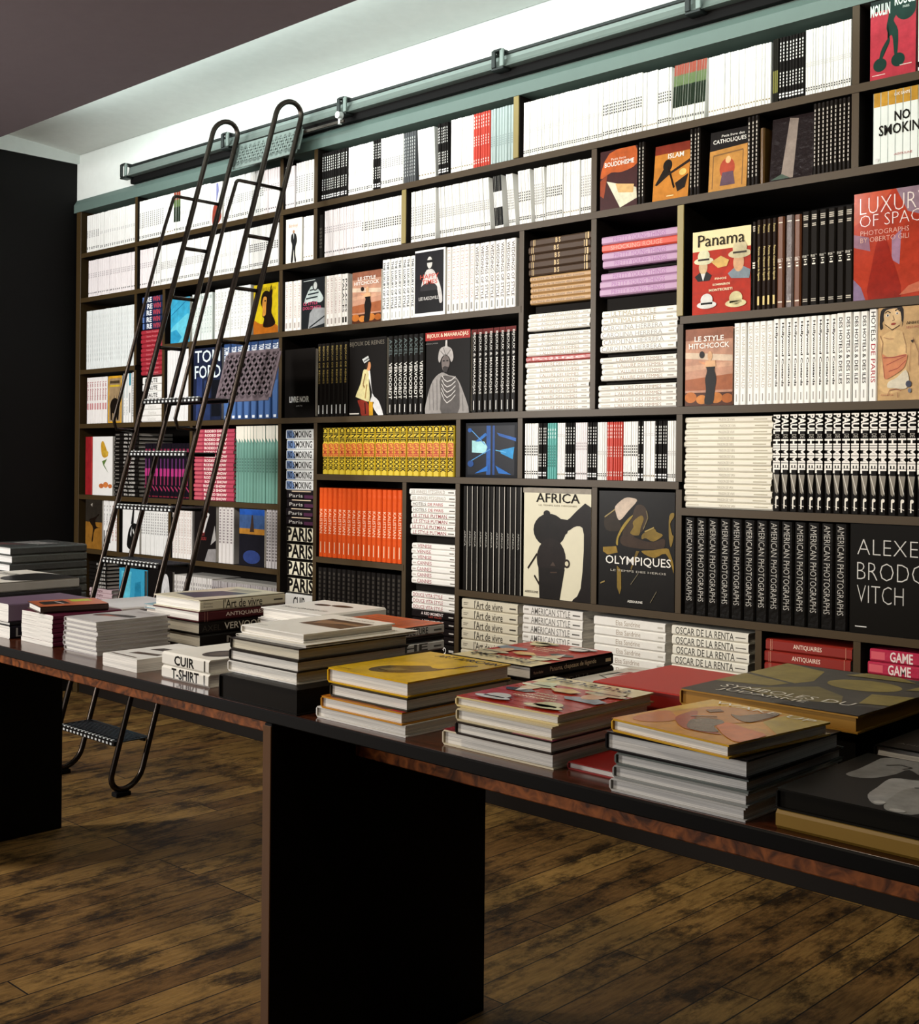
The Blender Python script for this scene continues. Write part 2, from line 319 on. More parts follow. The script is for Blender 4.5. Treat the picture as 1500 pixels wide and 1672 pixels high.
# ------------------------------------------------------------------ ladder
STEEL = M('#342c26', .27, .8); STEELD = M('#1b1818', .4, .7)
lad = bpy.data.objects.new('library_ladder', None); COL.objects.link(lad); lad.location = (-4.11, -.8, 0)
tag(lad, 'black tubular steel library ladder leaning against the bookcase', 'ladder')
def LP(p): return (p[0]-lad.location.x, p[1]-lad.location.y, p[2])
def yr(z): return -.80+.281*z     # the leg nearer the shelves
LX, RX, GAP, TR = -4.335, -3.90, .125, .0108
def arc(c, a0, a1, n, ux, uy, rad): return [tuple(Vector(c)+(Vector(ux)*math.cos(a0+(a1-a0)*i/n)+Vector(uy)*math.sin(a0+(a1-a0)*i/n))*rad) for i in range(n+1)]
dirv = Vector((0, .281, 1)).normalized(); perp = Vector((0, -1, 0))
for X in (LX, RX):
    zt = 2.61; zb = .085
    top = arc((X, yr(zt)-GAP/2, zt), 0, math.pi, 12, (0, 1, 0), (0, .281, 1), GAP/2)
    bot = arc((X, yr(zb)-GAP/2, zb), math.pi, 2*math.pi, 12, (0, 1, 0), (0, .281, 1), GAP/2)
    b = MB(); b.tube([LP(p) for p in top+bot+top[:1]], TR, STEEL, 10, False); b.build('side_rail', lad, True)
    h = [(X, yr(2.31)-GAP*2+.0+.025, 2.31)]
    h = [(X, yr(2.31)-.012, 2.31), (X, yr(2.31)-GAP*1.72, 2.31)]+[(X, yr(2.31)-GAP*1.72-.02*math.sin(t*math.pi/8), 2.31-.02*(1-math.cos(t*math.pi/8))) for t in range(1, 5)]
    for k in range(1, 9):
        z = 2.29-k*.115; h.append((X, yr(z)-GAP*1.88, z))
    h += [(X, yr(1.33)-GAP*1.7, 1.335), (X, yr(1.33)-GAP-.012, 1.33)]
    b = MB(); b.tube([LP(p) for p in h], .0072, STEEL, 8); b.build('handrail', lad, True)
    for z in (2.10, 1.888, 1.676):
        b = MB(); b.tube([LP((X, yr(z)-.01, z)), LP((X, yr(z)-GAP+.01, z))], .0078, STEEL, 8); b.build('rung', lad, True)
def lattice(mb, O, U, V, a, bb, pitch, w, t, m):
    # crossed strips in a frame, clipped to an a x bb rectangle
    O, U, V = Vector(O), Vector(U).normalized(), Vector(V).normalized(); N = U.cross(V)
    def bar(p, q, ww):
        d = (q-p).normalized(); s = N.cross(d)*ww*.5; n = N*t*.5
        vs = [tuple(x) for x in (p-s-n, p+s-n, q+s-n, q-s-n, p-s+n, p+s+n, q+s+n, q-s+n)]
        mb.mesh2(vs, [(3, 2, 1, 0), (4, 5, 6, 7), (0, 1, 5, 4), (1, 2, 6, 5), (2, 3, 7, 6), (3, 0, 4, 7)], m)
    k = -bb
    while k < a+bb:
        for sg in (1, -1):
            # line u = k + sg*v
            v0, v1 = 0, bb; u0, u1 = (k, k+bb) if sg > 0 else (k, k-bb)
            pts = [(u0, v0), (u1, v1)]
            (ua, va), (ub, vb) = pts
            def clip(lim, lo, ua, va, ub, vb):
                if (ua < lim) == (ub < lim) or ua == ub: return ua, va, ub, vb
                tt = (lim-ua)/(ub-ua); um, vm = lim, va+tt*(vb-va)
                if lo: return (um, vm, ub, vb) if ua < lim else (ua, va, um, vm)
                return (um, vm, ub, vb) if ua > lim else (ua, va, um, vm)
            ua, va, ub, vb = clip(0, True, ua, va, ub, vb); ua, va, ub, vb = clip(a, False, ua, va, ub, vb)
            if min(ua, ub) >= -1e-6 and max(ua, ub) <= a+1e-6 and math.hypot(ua-ub, va-vb) > .004:
                bar(O+U*ua+V*va, O+U*ub+V*vb, w)
        k += pitch
    for p, q in (((0, 0), (a, 0)), ((0, bb), (a, bb)), ((0, 0), (0, bb)), ((a, 0), (a, bb))):
        bar(O+U*p[0]+V*p[1], O+U*q[0]+V*q[1], w*2.2)
STUD = M('#c9ccca', .3)
for z in (1.452, 1.242, 1.032, .822, .612, .402, .192):
    y1 = yr(z)-.012; b = MB()
    lattice(b, LP((LX+.014, y1-GAP+.02, z)), (1, 0, 0), (0, 1, 0), RX-LX-.028, GAP-.012, .026, .008, .004, M('#3a3e42', .4))
    b.bbox(LX+.013-lad.location.x, RX-.013-lad.location.x, y1-GAP-.004-lad.location.y, y1-GAP+.012-lad.location.y, z-.014, z+.003, STEELD)
    b.bbox(LX+.013-lad.location.x, RX-.013-lad.location.x, y1-.006-lad.location.y, y1+.004-lad.location.y, z-.014, z+.003, STEELD)
    n = 15
    for i in range(n):
        x = LX+.035+(RX-LX-.07)*i/(n-1)-lad.location.x; b.bbox(x-.006, x+.006, y1-GAP-.002-lad.location.y, y1-GAP+.010-lad.location.y, z+.0031, z+.0075, STUD, .001); b.bbox(x-.004, x+.008, y1-GAP-.0055-lad.location.y, y1-GAP-.0042-lad.location.y, z-.010, z-.002, STUD, .0004)
    b.build('tread', lad)
dv = (0, .281, 1)
b = MB(); lattice(b, LP((LX+.0, yr(2.485)+.018, 2.485)), (1, 0, 0), dv, RX-LX, .09, .03, .012, .004, M('#7d8b86', .4)); o3 = LP((LX, yr(2.485)+.023, 2.485)); b.face([(o3[0], o3[1], o3[2]), (o3[0]+RX-LX, o3[1], o3[2]), (o3[0]+RX-LX, o3[1]+.0243, o3[2]+.0866), (o3[0], o3[1]+.0243, o3[2]+.0866)], BLK); b.build('top_panel', lad)  # black sheet added behind the lattice for the shade in its holes
xa, xb = XP(353, 660, -.30), XP(437, 660, -.30)
b = MB(); lattice(b, LP((xa, -.30, 1.462)), (1, .0, 0), dv, xb-xa, .19, .040, .011, .004, M('#6a5d62', .4)); o3 = LP((xa, -.295, 1.462)); b.face([o3, (o3[0]+xb-xa, o3[1], o3[2]), (o3[0]+xb-xa, o3[1]+.0514, o3[2]+.183), (o3[0], o3[1]+.0514, o3[2]+.183)], BLK); b.build('perforated_panel', lad)  # added black sheet again, dark openings between the strips put into its colour
b = MB(); b.bbox(RX-lad.location.x+.0, -3.64-lad.location.x, -.062-lad.location.y, -.052-lad.location.y, 2.552, 2.566, STEEL)
b.tube([LP((-3.665, -.057, 2.55)), LP((-3.665, -.057, 2.598))], .008, STUD, 8); b.tube([LP((-3.665, -.072, 2.585)), LP((-3.665, -.05, 2.585))], .014, STUD, 12); b.build('rail_hook', lad)
for X in (LX, RX):
    b = MB(); b.bbox(X-.018-lad.location.x, X+.018-lad.location.x, yr(0)-GAP/2-.03-lad.location.y, yr(0)-GAP/2+.03-lad.location.y, 0, .016, BLK); b.build('foot', lad)

# ------------------------------------------------------------------ table
tab = bpy.data.objects.new('display_table', None); COL.objects.link(tab); tab.location = (-1.85, -1.47, 0)
tag(tab, 'long black lacquered display table on slab legs, stacked with books', 'table')
LACQ = M('#0a0807', .45, 0, .1); TY0, TY1 = -1.802, -1.135
TX0, TX1 = -4.35, .3
def tb(n, x0, x1, y0, y1, z0, z1, m, b=.002):
    q = MB(); q.bbox(x0+1.85, x1+1.85, y0+1.47, y1+1.47, z0, z1, m, b); return q.build(n, tab)
tb('tabletop', TX0, TX1, TY0, TY1, .7272, .75, LACQ)
o = tb('top_veneer', TX0+.004, TX1-.004, TY0+.004, TY1-.004, .7485, .7505, table_wood(), .0005); o['label'] = 'glossy red-brown wood veneer'
tb('apron', TX0+.04, TX1-.04, -1.592, -1.572, .632, .7268, burl()); 
for x in (-3.706, -1.822, .062):
    o = tb('leg', x-.012, x+.012, -1.80, -1.205, 0, .7266, LACQ)
    q = MB(); q.bbox(x-.012+1.85, x+.012+1.85, -1.8035+1.47, -1.8005+1.47, .004, .722, M('#5c3f28', .3), .0008); e = q.build('edge_band', o); e['label'] = 'thin brown edge band'
# ------------------------------------------------------------------ books
PAP = paper(); CREAM = paper('#d8cfb8'); PGREY = paper('#dcd9d4')
def uprof(w, t, b, r): return [(w, t), (r, t), (0, t-r), (0, r), (r, 0), (w, 0)], [(w, t-b), (b+.001, t-b), (b, t-b-.001), (b, b+.001), (b+.001, b), (w, b)]
_B = {}
def meshes(key, w, h, t, sp):
    # key: look of the book; w spine to fore-edge, h head to foot, t thickness
    k = (key, round(w, 4), round(h, 4), round(t, 5))
    if k in _B: return _B[k]
    dark = sum(lin(sp['c'])) < .12; rough = sp.get('rough', .45)+(.12 if dark else 0); col = M(sp['c'], rough, 0, sp.get('spec'), sp.get('wrap', 0), 45); pg = sp.get('pages', PAP)
    mb = MB(); H = h/2
    if sp.get('soft'):
        r = min(.003, t*.22); pr = [(w, t), (r, t), (0, t-r), (0, r), (r, 0), (w, 0)]
        for i in range(5):
            (x0, z0), (x1, z1) = pr[i], pr[i+1]
            mb.face([(x0, H, z0), (x0, -H, z0), (x1, -H, z1), (x1, H, z1)], col)
        mb.face([(x, H, z) for x, z in pr], pg); mb.face([(x, -H, z) for x, z in pr[::-1]], pg)
        mb.face([(w, H, 0), (w, -H, 0), (w, -H, t), (w, H, t)], pg)
    else:
        b = min(.0026, t*.16); r = min(.0045, t*.28); o, n = uprof(w, t, b, r)
        for i in range(5):
            (x0, z0), (x1, z1) = o[i], o[i+1]; (a0, e0), (a1, e1) = n[i], n[i+1]
            mb.face([(x0, H, z0), (x0, -H, z0), (x1, -H, z1), (x1, H, z1)], col)
            mb.face([(a0, -H, e0), (a0, H, e0), (a1, H, e1), (a1, -H, e1)], col)
            mb.face([(x0, H, z0), (x1, H, z1), (a1, H, e1), (a0, H, e0)], col)
            mb.face([(x1, -H, z1), (x0, -H, z0), (a0, -H, e0), (a1, -H, e1)], col)
        for i in (0, 5):
            (x0, z0), (a0, e0) = o[i], n[i]; mb.face([(x0, H, z0), (a0, H, e0), (a0, -H, e0), (x0, -H, z0)], col)
    if sp.get('spine'): paint(mb, sp['spine'], lambda a, q, z: (-z, H-a*h, q*t), rough)
    if sp.get('front'): paint(mb, sp['front'], lambda a, q, z: (a*w, -H+q*h, t+z), rough, pic=sp.get('pic', True))
    cm = mb.data('book'); pm = None
    if not sp.get('soft'):
        b = min(.0026, t*.16); q = MB(); q.box(b+.0006, w-.005, -H+.004, H-.004, b+.0002, t-b-.0002, pg); pm = q.data('page_block')
    _B[k] = (cm, pm); return _B[k]
def ordn(i): return {1: '1st', 2: '2nd', 3: '3rd', 21: '21st', 22: '22nd', 23: '23rd', 31: '31st', 32: '32nd', 33: '33rd', 41: '41st', 42: '42nd', 43: '43rd', 51: '51st', 52: '52nd', 53: '53rd', 61: '61st', 62: '62nd', 63: '63rd'}.get(i, '%dth' % i)
ROT = {'V': Matrix(((0, 0, 1), (1, 0, 0), (0, 1, 0))), 'H': Matrix(((0, -1, 0), (1, 0, 0), (0, 0, 1))), 'F': Matrix(((1, 0, 0), (0, 0, -1), (0, 1, 0)))}
def put(name, key, w, h, t, sp, rot, off, base, label, group=None, tilt=None):
    # base: where the book stands; off: from there to the corner the mesh is drawn from
    cm, pm = meshes(key, w, h, t, sp); rm = rot.to_4x4() if rot is not None else Matrix.Identity(4)
    loc = Matrix.Translation(Vector(off)) @ rm
    tm = tilt.to_4x4() if tilt is not None else Matrix.Identity(4)
    if pm is None:
        o = bpy.data.objects.new(name, cm); COL.objects.link(o); o.matrix_world = Matrix.Translation(Vector(base)) @ tm @ loc
        return tag(o, label, 'book', group)
    o = bpy.data.objects.new(name, None); COL.objects.link(o); o.empty_display_size = .02; o.matrix_world = Matrix.Translation(Vector(base)) @ tm
    for n, me in (('cover', cm), ('page_block', pm)):
        c = bpy.data.objects.new(n, me); COL.objects.link(c); c.parent = o; c.matrix_local = loc
    return tag(o, label, 'book', group)
SLIM = []
def fit(X0, X1, z0, z1):
    # keep books clear of the uprights beside them and the shelf above
    mid, zm = (X0+X1)/2, (z0+z1)/2
    for x, a, b in DIVS:
        if a-.001 <= zm <= b:
            if x < mid: X0 = max(X0, x+.0165)
            else: X1 = min(X1, x-.0165)
    for a, b, z in SHELVES:
        if a-.01 <= mid <= b+.01 and z > zm: z1 = min(z1, z-TH-.002)
    return X0, X1, z1
def row(key, sp, x0, x1, n, z, h, desc, where, w=.16, sb=.006, lean=0, name=None):
    # upright books, spines to the front, between survey marks x0..x1
    X0, X1, zt = fit(XP(x0), XP(x1), z, z+h); h = zt-z; t = (X1-X0-abs(math.sin(lean))*h)/n; X0 += math.sin(-lean)*h if lean < 0 else 0; slim = sp.get('soft') and h < .2; name = name or ('slim_paperback' if slim else 'paperback' if sp.get('soft') else 'hardcover_book')
    for i in range(n):
        a = lean if lean else R.uniform(-.0007, .0007); tl = Matrix.Rotation(a, 3, 'Y')
        wh = f'{desc}, {ordn(i+1)} from left {where}' if n > 1 else f'{desc} {where}'
        y = sb+R.uniform(0, .004); e = .0007 if lean or abs(a) > .001 else .0003
        dx = .5*t*(1-.93)
        args = (name, key, w, h, t*.93, sp, ROT['V'], (0, 0, h/2), (X0+i*t+dx, y, z+.0004+max(0, math.sin(a))*t), wh, f'{desc}s {where}' if n > 1 else None, tl)
        if slim: SLIM.append((t*h/(Vector((X0, DIST, 1.0)).length**2), args))
        else: put(*args)
def stack(key, sp, x0, x1, z0, z1, n, desc, where, w=.2, sb=.008, jit=.004, name='coffee_table_book', ordered=True, first=0, total=None):
    # books lying flat with the spine to the front, counted from the top
    X0, X1, z1 = fit(XP(x0), XP(x1), z0, z1); t = (z1-z0)/n
    for i in range(n):
        k = n-i+first; dx = R.uniform(-jit, jit); dy = R.uniform(0, jit)
        lb = f'{desc}, {ordn(k)} from top {where}' if n > 1 else f'{desc} {where}'
        put(name, key, w, X1-X0, t*.965, sp, ROT['H'], (0, 0, 0), ((X0+X1)/2+dx, sb+dy, z0+i*t+.0003), lb, f'{desc}s {where}' if n > 1 else None, Matrix.Rotation(R.uniform(-.004, .004), 3, 'Z'))
def face(key, sp, x0, x1, z, h, t, label, lean=0., sb=.006, name='picture_book'):
    X0, X1, zt = fit(XP(x0), XP(x1), z, z+h); h = zt-z; y = sb
    put(name, key, X1-X0, h, t, sp, ROT['F'], (0, t, h/2), (X0, y, z+.0005+math.sin(lean)*t*1.02), label, None, Matrix.Rotation(-lean, 3, 'X') if lean else None)
def D(u0, u1, n, c, v0=.25, v1=.75):
    s = (u1-u0)/n; return [('r', u0+i*s, v0, u0+i*s+s*.6, v1, c) for i in range(n)]
def hard(c, spine=(), **k): d = dict(c=c, spine=list(spine)); d.update(k); return d
def soft(c, spine=(), **k): d = dict(c=c, spine=list(spine), soft=True); d.update(k); return d
Wt, Bk = '#f1f1ee', '#15120f'
mA = soft(Wt, D(.42, .62, 5, '#9a9a9a')+D(.86, .93, 2, '#2a2a2a'))
mB = soft(Wt, D(.5, .58, 3, '#c2c2c2')+D(.88, .95, 2, '#3a3a3a'))
mC = soft(Wt, D(.40, .60, 4, '#3d3d3d')+D(.86, .94, 2, '#1c1c1c'))
mD = soft('#f4f4f2', D(.2, .26, 2, '#d0d0d0')+D(.9, .94, 1, '#8a7a50'))
mE = soft('#efe9ea', D(.35, .5, 3, '#b4adb0')+D(.88, .93, 1, '#555555'))
mF = soft(Wt, D(.3, .7, 8, '#8a8a8a', .3, .7)+D(.88, .95, 2, '#222222'))
kA = soft('#191716', D(.08, .4, 6, '#d8d8d4', .3, .7)+D(.55, .8, 5, '#d8d8d4', .3, .7)+D(.88, .97, 2, '#f0f0f0', .15, .85))
kB = soft('#4a4d50', D(.1, .9, 12, '#c8cccc', .3, .6))
rA = soft('#c73a28', D(.05, .3, 4, '#f0d8d0', .3, .6)+D(.42, .62, 4, '#f0d8d0', .3, .6)+D(.85, .95, 2, '#f0d8d0', .3, .7))
gA = soft('#aebfbe', D(.5, .7, 5, '#8b9c9c', .3, .7))
gr = soft('#e9ebe6', [('r', .0, .05, .18, .95, '#9a4028'), ('r', .18, .05, .36, .95, '#58703c'), ('r', .36, .05, .72, .95, '#1d2a1c')]+D(.88, .93, 1, '#555'))
gr['spine'][-1] = ('r', .88, .25, .92, .75, '#555555')
tA = soft('#58aaa2', D(.1, .3, 3, '#cfe8e4', .3, .7)+D(.4, .8, 8, '#2d6a64', .3, .6))
P157 = .155
def H(z, x, y): return ZP(x, y)-z
h1 = .19; wtp = 'thin white paperback'
T = lambda *a: a
# ---- top shelf
row('mA', mA, 136, 157, 6, Z1, h1, 'thin white paperback with grey lettering', 'in top corner compartment')
row('mB', mB, 157, 215, 17, Z1, h1, 'thin plain white paperback', 'in top corner compartment')
row('mF', mF, 221, 262, 12, Z1, h1+.004, 'thin white paperback with black ticks', 'in second top compartment')
row('mD', mD, 262, 278, 4, Z1, h1+.004, wtp, 'beside the dark green spine on top shelf')
row('gr', gr, 278, 288, 3, Z1, h1+.004, 'white paperback with red and green bands', 'behind the ladder on top shelf')
row('mB', mB, 288, 337, 14, Z1, h1+.006, wtp, 'left of the leaning figure book on top shelf')
face('fgA', soft('#eceae6', (), front=[('p', [(.2, .0), (.62, .0), (.95, .16), (.8, .4), (.45, .52), (.2, .35)], '#8c3a2c'), ('p', [(.5, .5), (.72, .8), (.66, .98), (.5, .98)], '#7f83b4')]), 338, 357, Z1, h1, .01, 'white cover with a red and blue figure behind the ladder on top shelf')
row('mA', mA, 358, 411, 15, Z1, h1+.006, wtp, 'between two ladder rails on top shelf')
row('mC', mC, 411, 424, 4, Z1, h1+.006, 'white paperback with dark ticks', 'under the perforated ladder panel')
row('mE', mE, 424, 449, 7, Z1, h1, wtp, 'under the perforated ladder panel')
row('mE', mE, 459, 474, 5, Z1, h1-.012, 'thin pinkish white paperback', 'in narrow top compartment by the ladder')
row('mF', mF, 476, 505, 7, Z1, h1-.006, 'white paperback with fine grey bands', 'in narrow top compartment by the ladder')
row('kA', kA, 519, 560, 12, Z1, h1+.006, 'black paperback with white lettering', 'on top shelf right of the ladder')
row('mB', mB, 561, 602, 11, Z1, h1+.003, wtp, 'between two black groups on top shelf')
row('kA', kA, 602, 615, 4, Z1, h1+.006, 'black and white paperback', 'between white groups on top shelf')
row('mA', mA, 615, 651, 10, Z1, h1+.004, wtp, 'beside grey spines on top shelf')
row('kB', kB, 651, 672, 6, Z1, h1+.002, 'dark grey paperback', 'on top shelf')
row('mD', mD, 673, 704, 6, Z1, h1+.001, 'white paperback with dark edge', 'leaning beside grey ones on top shelf', lean=-.06)
row('kA', kA, 706, 726, 6, Z1, h1+.004, 'black white-lettered paperback', 'left of the tall white ones on top shelf', lean=-.04)
row('mD', mD, 728, 765, 10, Z1, h1+.006, wtp, 'left of the red paperbacks on top shelf')
row('rA', rA, 765, 793, 7, Z1, h1+.006, 'red paperback', 'on top shelf')
row('gA', gA, 793, 831, 8, Z1, h1+.006, 'pale green paperback', 'left of the brass strip on top shelf')
row('mB', mB, 847, 976, 37, Z1, h1, wtp, 'right of the brass strip on top shelf')
row('mC', mC, 976, 1041, 18, Z1, h1, 'white paperback with dark grid lettering', 'on long top shelf')
row('mD', mD, 1041, 1066, 7, Z1, h1-.004, wtp, 'between two lettered groups on long top shelf')
row('mC', mC, 1066, 1088, 6, Z1, h1-.006, 'white dark-ticked paperback', 'left of the multicoloured spines')
row('gr', gr, 1089, 1146, 13, Z1, h1-.006, 'paperback with red to dark green gradient spine', 'on long top shelf', lean=.05)
row('mD', mD, 1148, 1250, 22, Z1, h1-.008, wtp, 'left of the black group on long top shelf')
row('kB', soft('#22211c', [('r', .5, .2, .85, .8, '#7d7b33')]), 1253, 1263, 3, Z1, h1-.004, 'dark paperback with olive patch', 'on long top shelf')
row('kA', kA, 1264, 1305, 8, Z1, h1-.004, 'black paperback with white lettering', 'on long top shelf')
row('mB', mB, 1307, 1386, 18, Z1, h1-.002, wtp, 'at the right end of long top shelf')
# ---- second shelf
h2 = .188
row('mE', mE, 139, 216, 24, Z2, h2, wtp, 'in second shelf corner compartment')
row('mE', mE, 223, 245, 7, Z2, h2, wtp, 'beside the second shelf corner compartment')
row('mF', mF, 246, 256, 3, Z2, h2, 'white paperback with grey band', 'left of the ladder on second shelf')
row('mA', mA, 257, 335, 24, Z2, h2, wtp, 'behind the left ladder rail on second shelf')
row('mB', mB, 336, 400, 19, Z2, h2, wtp, 'between ladder rails on second shelf')
row('mC', mC, 401, 449, 14, Z2, h2-.004, 'white paperback with black ticks', 'behind the right ladder rail on second shelf')
face('suit', soft('#ece7de', (), front=[('t', 'Bérényi', .22, .78, .72, .88, '#c28a5c'), ('e', .5, .70, .06, .04, '#b98a6c'), ('p', [(.36, .63), (.5, .67), (.64, .63), (.7, .48), (.62, .36), (.6, .2), (.66, .03), (.56, .03), (.5, .3), (.46, .03), (.34, .03), (.4, .3), (.4, .42), (.34, .5)], '#17181a'), ('p', [(.47, .66), (.53, .66), (.5, .52)], '#f3f3f3')]), 461, 488, Z2, .186, .012, 'white cover with a standing figure in a dark suit')
row('mD', mD, 489, 506, 4, Z2, h2-.004, wtp, 'right of the dark suit cover')
row('kA', soft('#1b1816', D(.3, .8, 6, '#6a655c', .3, .6)), 514, 521, 2, Z2, h2-.01, 'dark paperback', 'at the left of the long white row')
row('mE', mE, 523, 585, 17, Z2, h2+.002, wtp, 'in compartment left of the second brass strip')
row('mC', mC, 585, 649, 18, Z2, h2+.002, 'white paperback with grey block lettering', 'left of the second brass strip')
row('mF', mF, 664, 705, 11, Z2, h2+.004, 'thin white paperback with fine lettering', 'right of the second brass strip')
row('mA', mA, 709, 795, 26, Z2, h2+.001, wtp, 'leaning in the middle of second shelf', lean=-.07)
row('kB', soft('#e5e5e2', [('r', 0, .05, .3, .95, '#202020'), ('r', .6, .05, .95, .95, '#161616')]), 797, 817, 7, Z2, h2, 'black and white banded paperback', 'on second shelf', lean=-.08)
row('mF', mF, 819, 836, 5, Z2, h2-.002, 'grey-lined white paperback', 'leaning on second shelf', lean=-.10)
row('mC', mC, 838, 862, 7, Z2, h2, 'white paperback with two dark text blocks', 'on second shelf', lean=-.06)
row('mF', mF, 864, 884, 6, Z2, h2-.002, 'grey-lined white paperback', 'upright on second shelf', lean=-.05)
row('mC', mC, 885, 912, 8, Z2, h2-.002, 'white dark-lettered paperback', 'near the first religious cover')
row('mD', mD, 913, 940, 7, Z2, h2-.004, wtp, 'near the first religious cover')
row('mF', mF, 941, 961, 5, Z2, h2-.006, 'pale grey paperback', 'left of the first religious cover')
dk = hard('#1c1714', D(.08, .9, 14, '#b9b2a6', .35, .65), rough=.22, wrap=.25)
face('boud', hard('#2a0f12', (), rough=.25, front=[('r', 0, 0, 1, 1, '#37100f'), ('p', [(0, .55), (.25, .95), (.95, 1), (1, .7), (.6, .6), (.3, .62)], '#b4541c'), ('p', [(0, .5), (.2, .6), (.1, .2), (0, .25)], '#8c3a16'), ('p', [(.18, .48), (.98, .3), (1, .12), (.55, .0)], '#d9cdb4'), ('p', [(.42, .42), (.92, .36), (.9, .22), (.5, .26)], '#c9a26a'), ('t', 'BOUDDHISME', .12, .72, .92, .80, '#f1ede4', .01), ('t', 'Petit livre', .3, .82, .7, .86, '#e6d6c4')]), 974, 1034, Z2, .192, .016, 'dark red cover reading BOUDDHISME with a pale page', .0)
row('dk', dk, 1035, 1046, 2, Z2, .198, 'dark wrapped book', 'right of the BOUDDHISME cover')
face('isl', hard('#3a2412', (), rough=.25, front=[('r', 0, 0, 1, 1, '#b9772e'), ('r', 0, .84, 1, 1, '#7c2c1a'), ('e', .38, .62, .13, .11, '#1a120c'), ('p', [(.05, .3), (.3, .6), (.46, .58), (.42, .44), (.1, .28)], '#1a120c'), ('l', [(.4, .6), (.6, .2)], .05, '#20150e'), ('p', [(.3, .44), (1, .68), (1, .62), (.3, .40)], '#241811'), ('p', [(.62, .28), (.98, .42), (.9, .18), (.7, .12)], '#1c130d'), ('e', .82, .46, .1, .06, '#e2b566'), ('t', 'ISLAM', .38, .74, .82, .83, '#f1ede4', .01), ('r', .4, .06, .6, .075, '#f0d9a8')]), 1056, 1114, Z2, .180, .016, 'ochre cover reading ISLAM with dark tools', .10, .016)
row('dk', dk, 1119, 1136, 3, Z2, .206, 'dark wrapped book', 'right of the ISLAM cover')
face('cat', hard('#17110f', (), rough=.25, front=[('r', 0, 0, 1, 1, '#15100e'), ('p', [(0, 0), (1, 0), (1, .72), (0, .68)], '#b5813f'), ('l', [(.1, .05), (.1, .6), (.88, .63), (.88, .05)], .025, '#7a5424'), ('e', .48, .36, .2, .17, '#a5452f'), ('e', .5, .5, .07, .06, '#d9a878'), ('p', [(.3, .08), (.7, .08), (.64, .3), (.36, .3)], '#5d4653'), ('t', 'CATHOLIQUES', .08, .78, .95, .86, '#efece4', .01), ('t', 'Petit livre des', .3, .89, .9, .93, '#efece4')]), 1148, 1210, Z2, .186, .016, 'gold and black cover reading CATHOLIQUES with a seated figure', .07, .014)
row('dk', dk, 1212, 1232, 3, Z2, .206, 'dark wrapped book', 'right of the CATHOLIQUES cover')
row('gd', hard('#5a3f1c', rough=.25), 1233, 1241, 1, Z2, .165, 'short dull gold book', 'right of the CATHOLIQUES cover')
face('wrapk', hard('#241d1e', (), rough=.12, wrap=.55, front=[('p', [(.28, .02), (.56, .02), (.62, .95), (.42, .98)], '#8d8078'), ('p', [(.05, .02), (.5, .02), (.3, .1)], '#4c5a50')]), 1246, 1318, Z2, .188, .02, 'glossy dark cover in shrink wrap with a pale streak', .10, .014)
row('dk', dk, 1320, 1388, 9, Z2, .203, 'dark shrink-wrapped book with pale lettering', 'at the right end of second shelf')
# ---- upper right compartments
face('moul', hard('#a02b3a', (), rough=.3, front=[('r', 0, 0, 1, 1, '#a8323f'), ('r', 0, .86, 1, 1, '#12211b'), ('e', .78, .84, .24, .16, '#12332a'),
    ('p', [(.42, .88), (.5, .97), (.6, .9), (.58, .78), (.52, .70), (.62, .56), (.60, .26), (.54, .26), (.5, .48), (.44, .52), (.26, .38), (.2, .24), (.26, .24), (.34, .36), (.44, .46), (.36, .62), (.4, .76)], '#12332a'),
    ('e', .22, .18, .15, .085, '#12332a'), ('e', .62, .20, .15, .085, '#12332a'), ('e', .5, .97, .06, .04, '#12332a'),
    ('t', 'MOULIN', .0, .80, .44, .95, '#cfe0d6', .03), ('t', 'ROUGE', .54, .88, .98, 1.0, '#cfe0d6', .03), ('t', 'PARIS', .72, .83, .86, .86, '#cfe0d6'), ('r', .05, .05, .34, .06, '#d9c8c0'), ('r', .66, .12, .92, .13, '#d9c8c0')]), 1413, 1487, Z1, .235, .02, 'red cover with a green dancer and white lettering at top right')
row('moulw', soft('#e8f0ea', [('t', 'MOULIN ROUGE', .2, .25, .75, .75, Bk, .02), ('r', .88, .1, .95, .9, Bk)]), 1489, 1508, 2, Z1, .235, 'white paperback with black lettering', 'right of the red dancer cover')
cig = [('r', 0, 0, 1, 1, '#a9b4b0')]
for i in range(8):
    cig += [('r', i/8+.008, 0, (i+1)/8-.008, .80, '#dfe6e2'), ('r', i/8+.008, .80, (i+1)/8-.008, 1, '#b98a2c')]
cig = cig[:20]+cig[20:]
cig += [('t', 'NO', .36, .56, .62, .70, Bk, .025), ('t', 'SMOKING', .10, .38, .92, .53, Bk, .018), ('t', 'LUC SANTE', .36, .915, .62, .955, '#f2efe6', .01), ('e', .07, .05, .035, .025, '#f5f5f2'), ('t', 'ASSOULINE', .36, .08, .66, .11, '#b0413a')]
face('nosm', hard('#d8dedb', (), rough=.35, front=cig), 1419, 1518, Z2, .195, .02, 'cover with cigarettes in a row reading NO SMOKING')
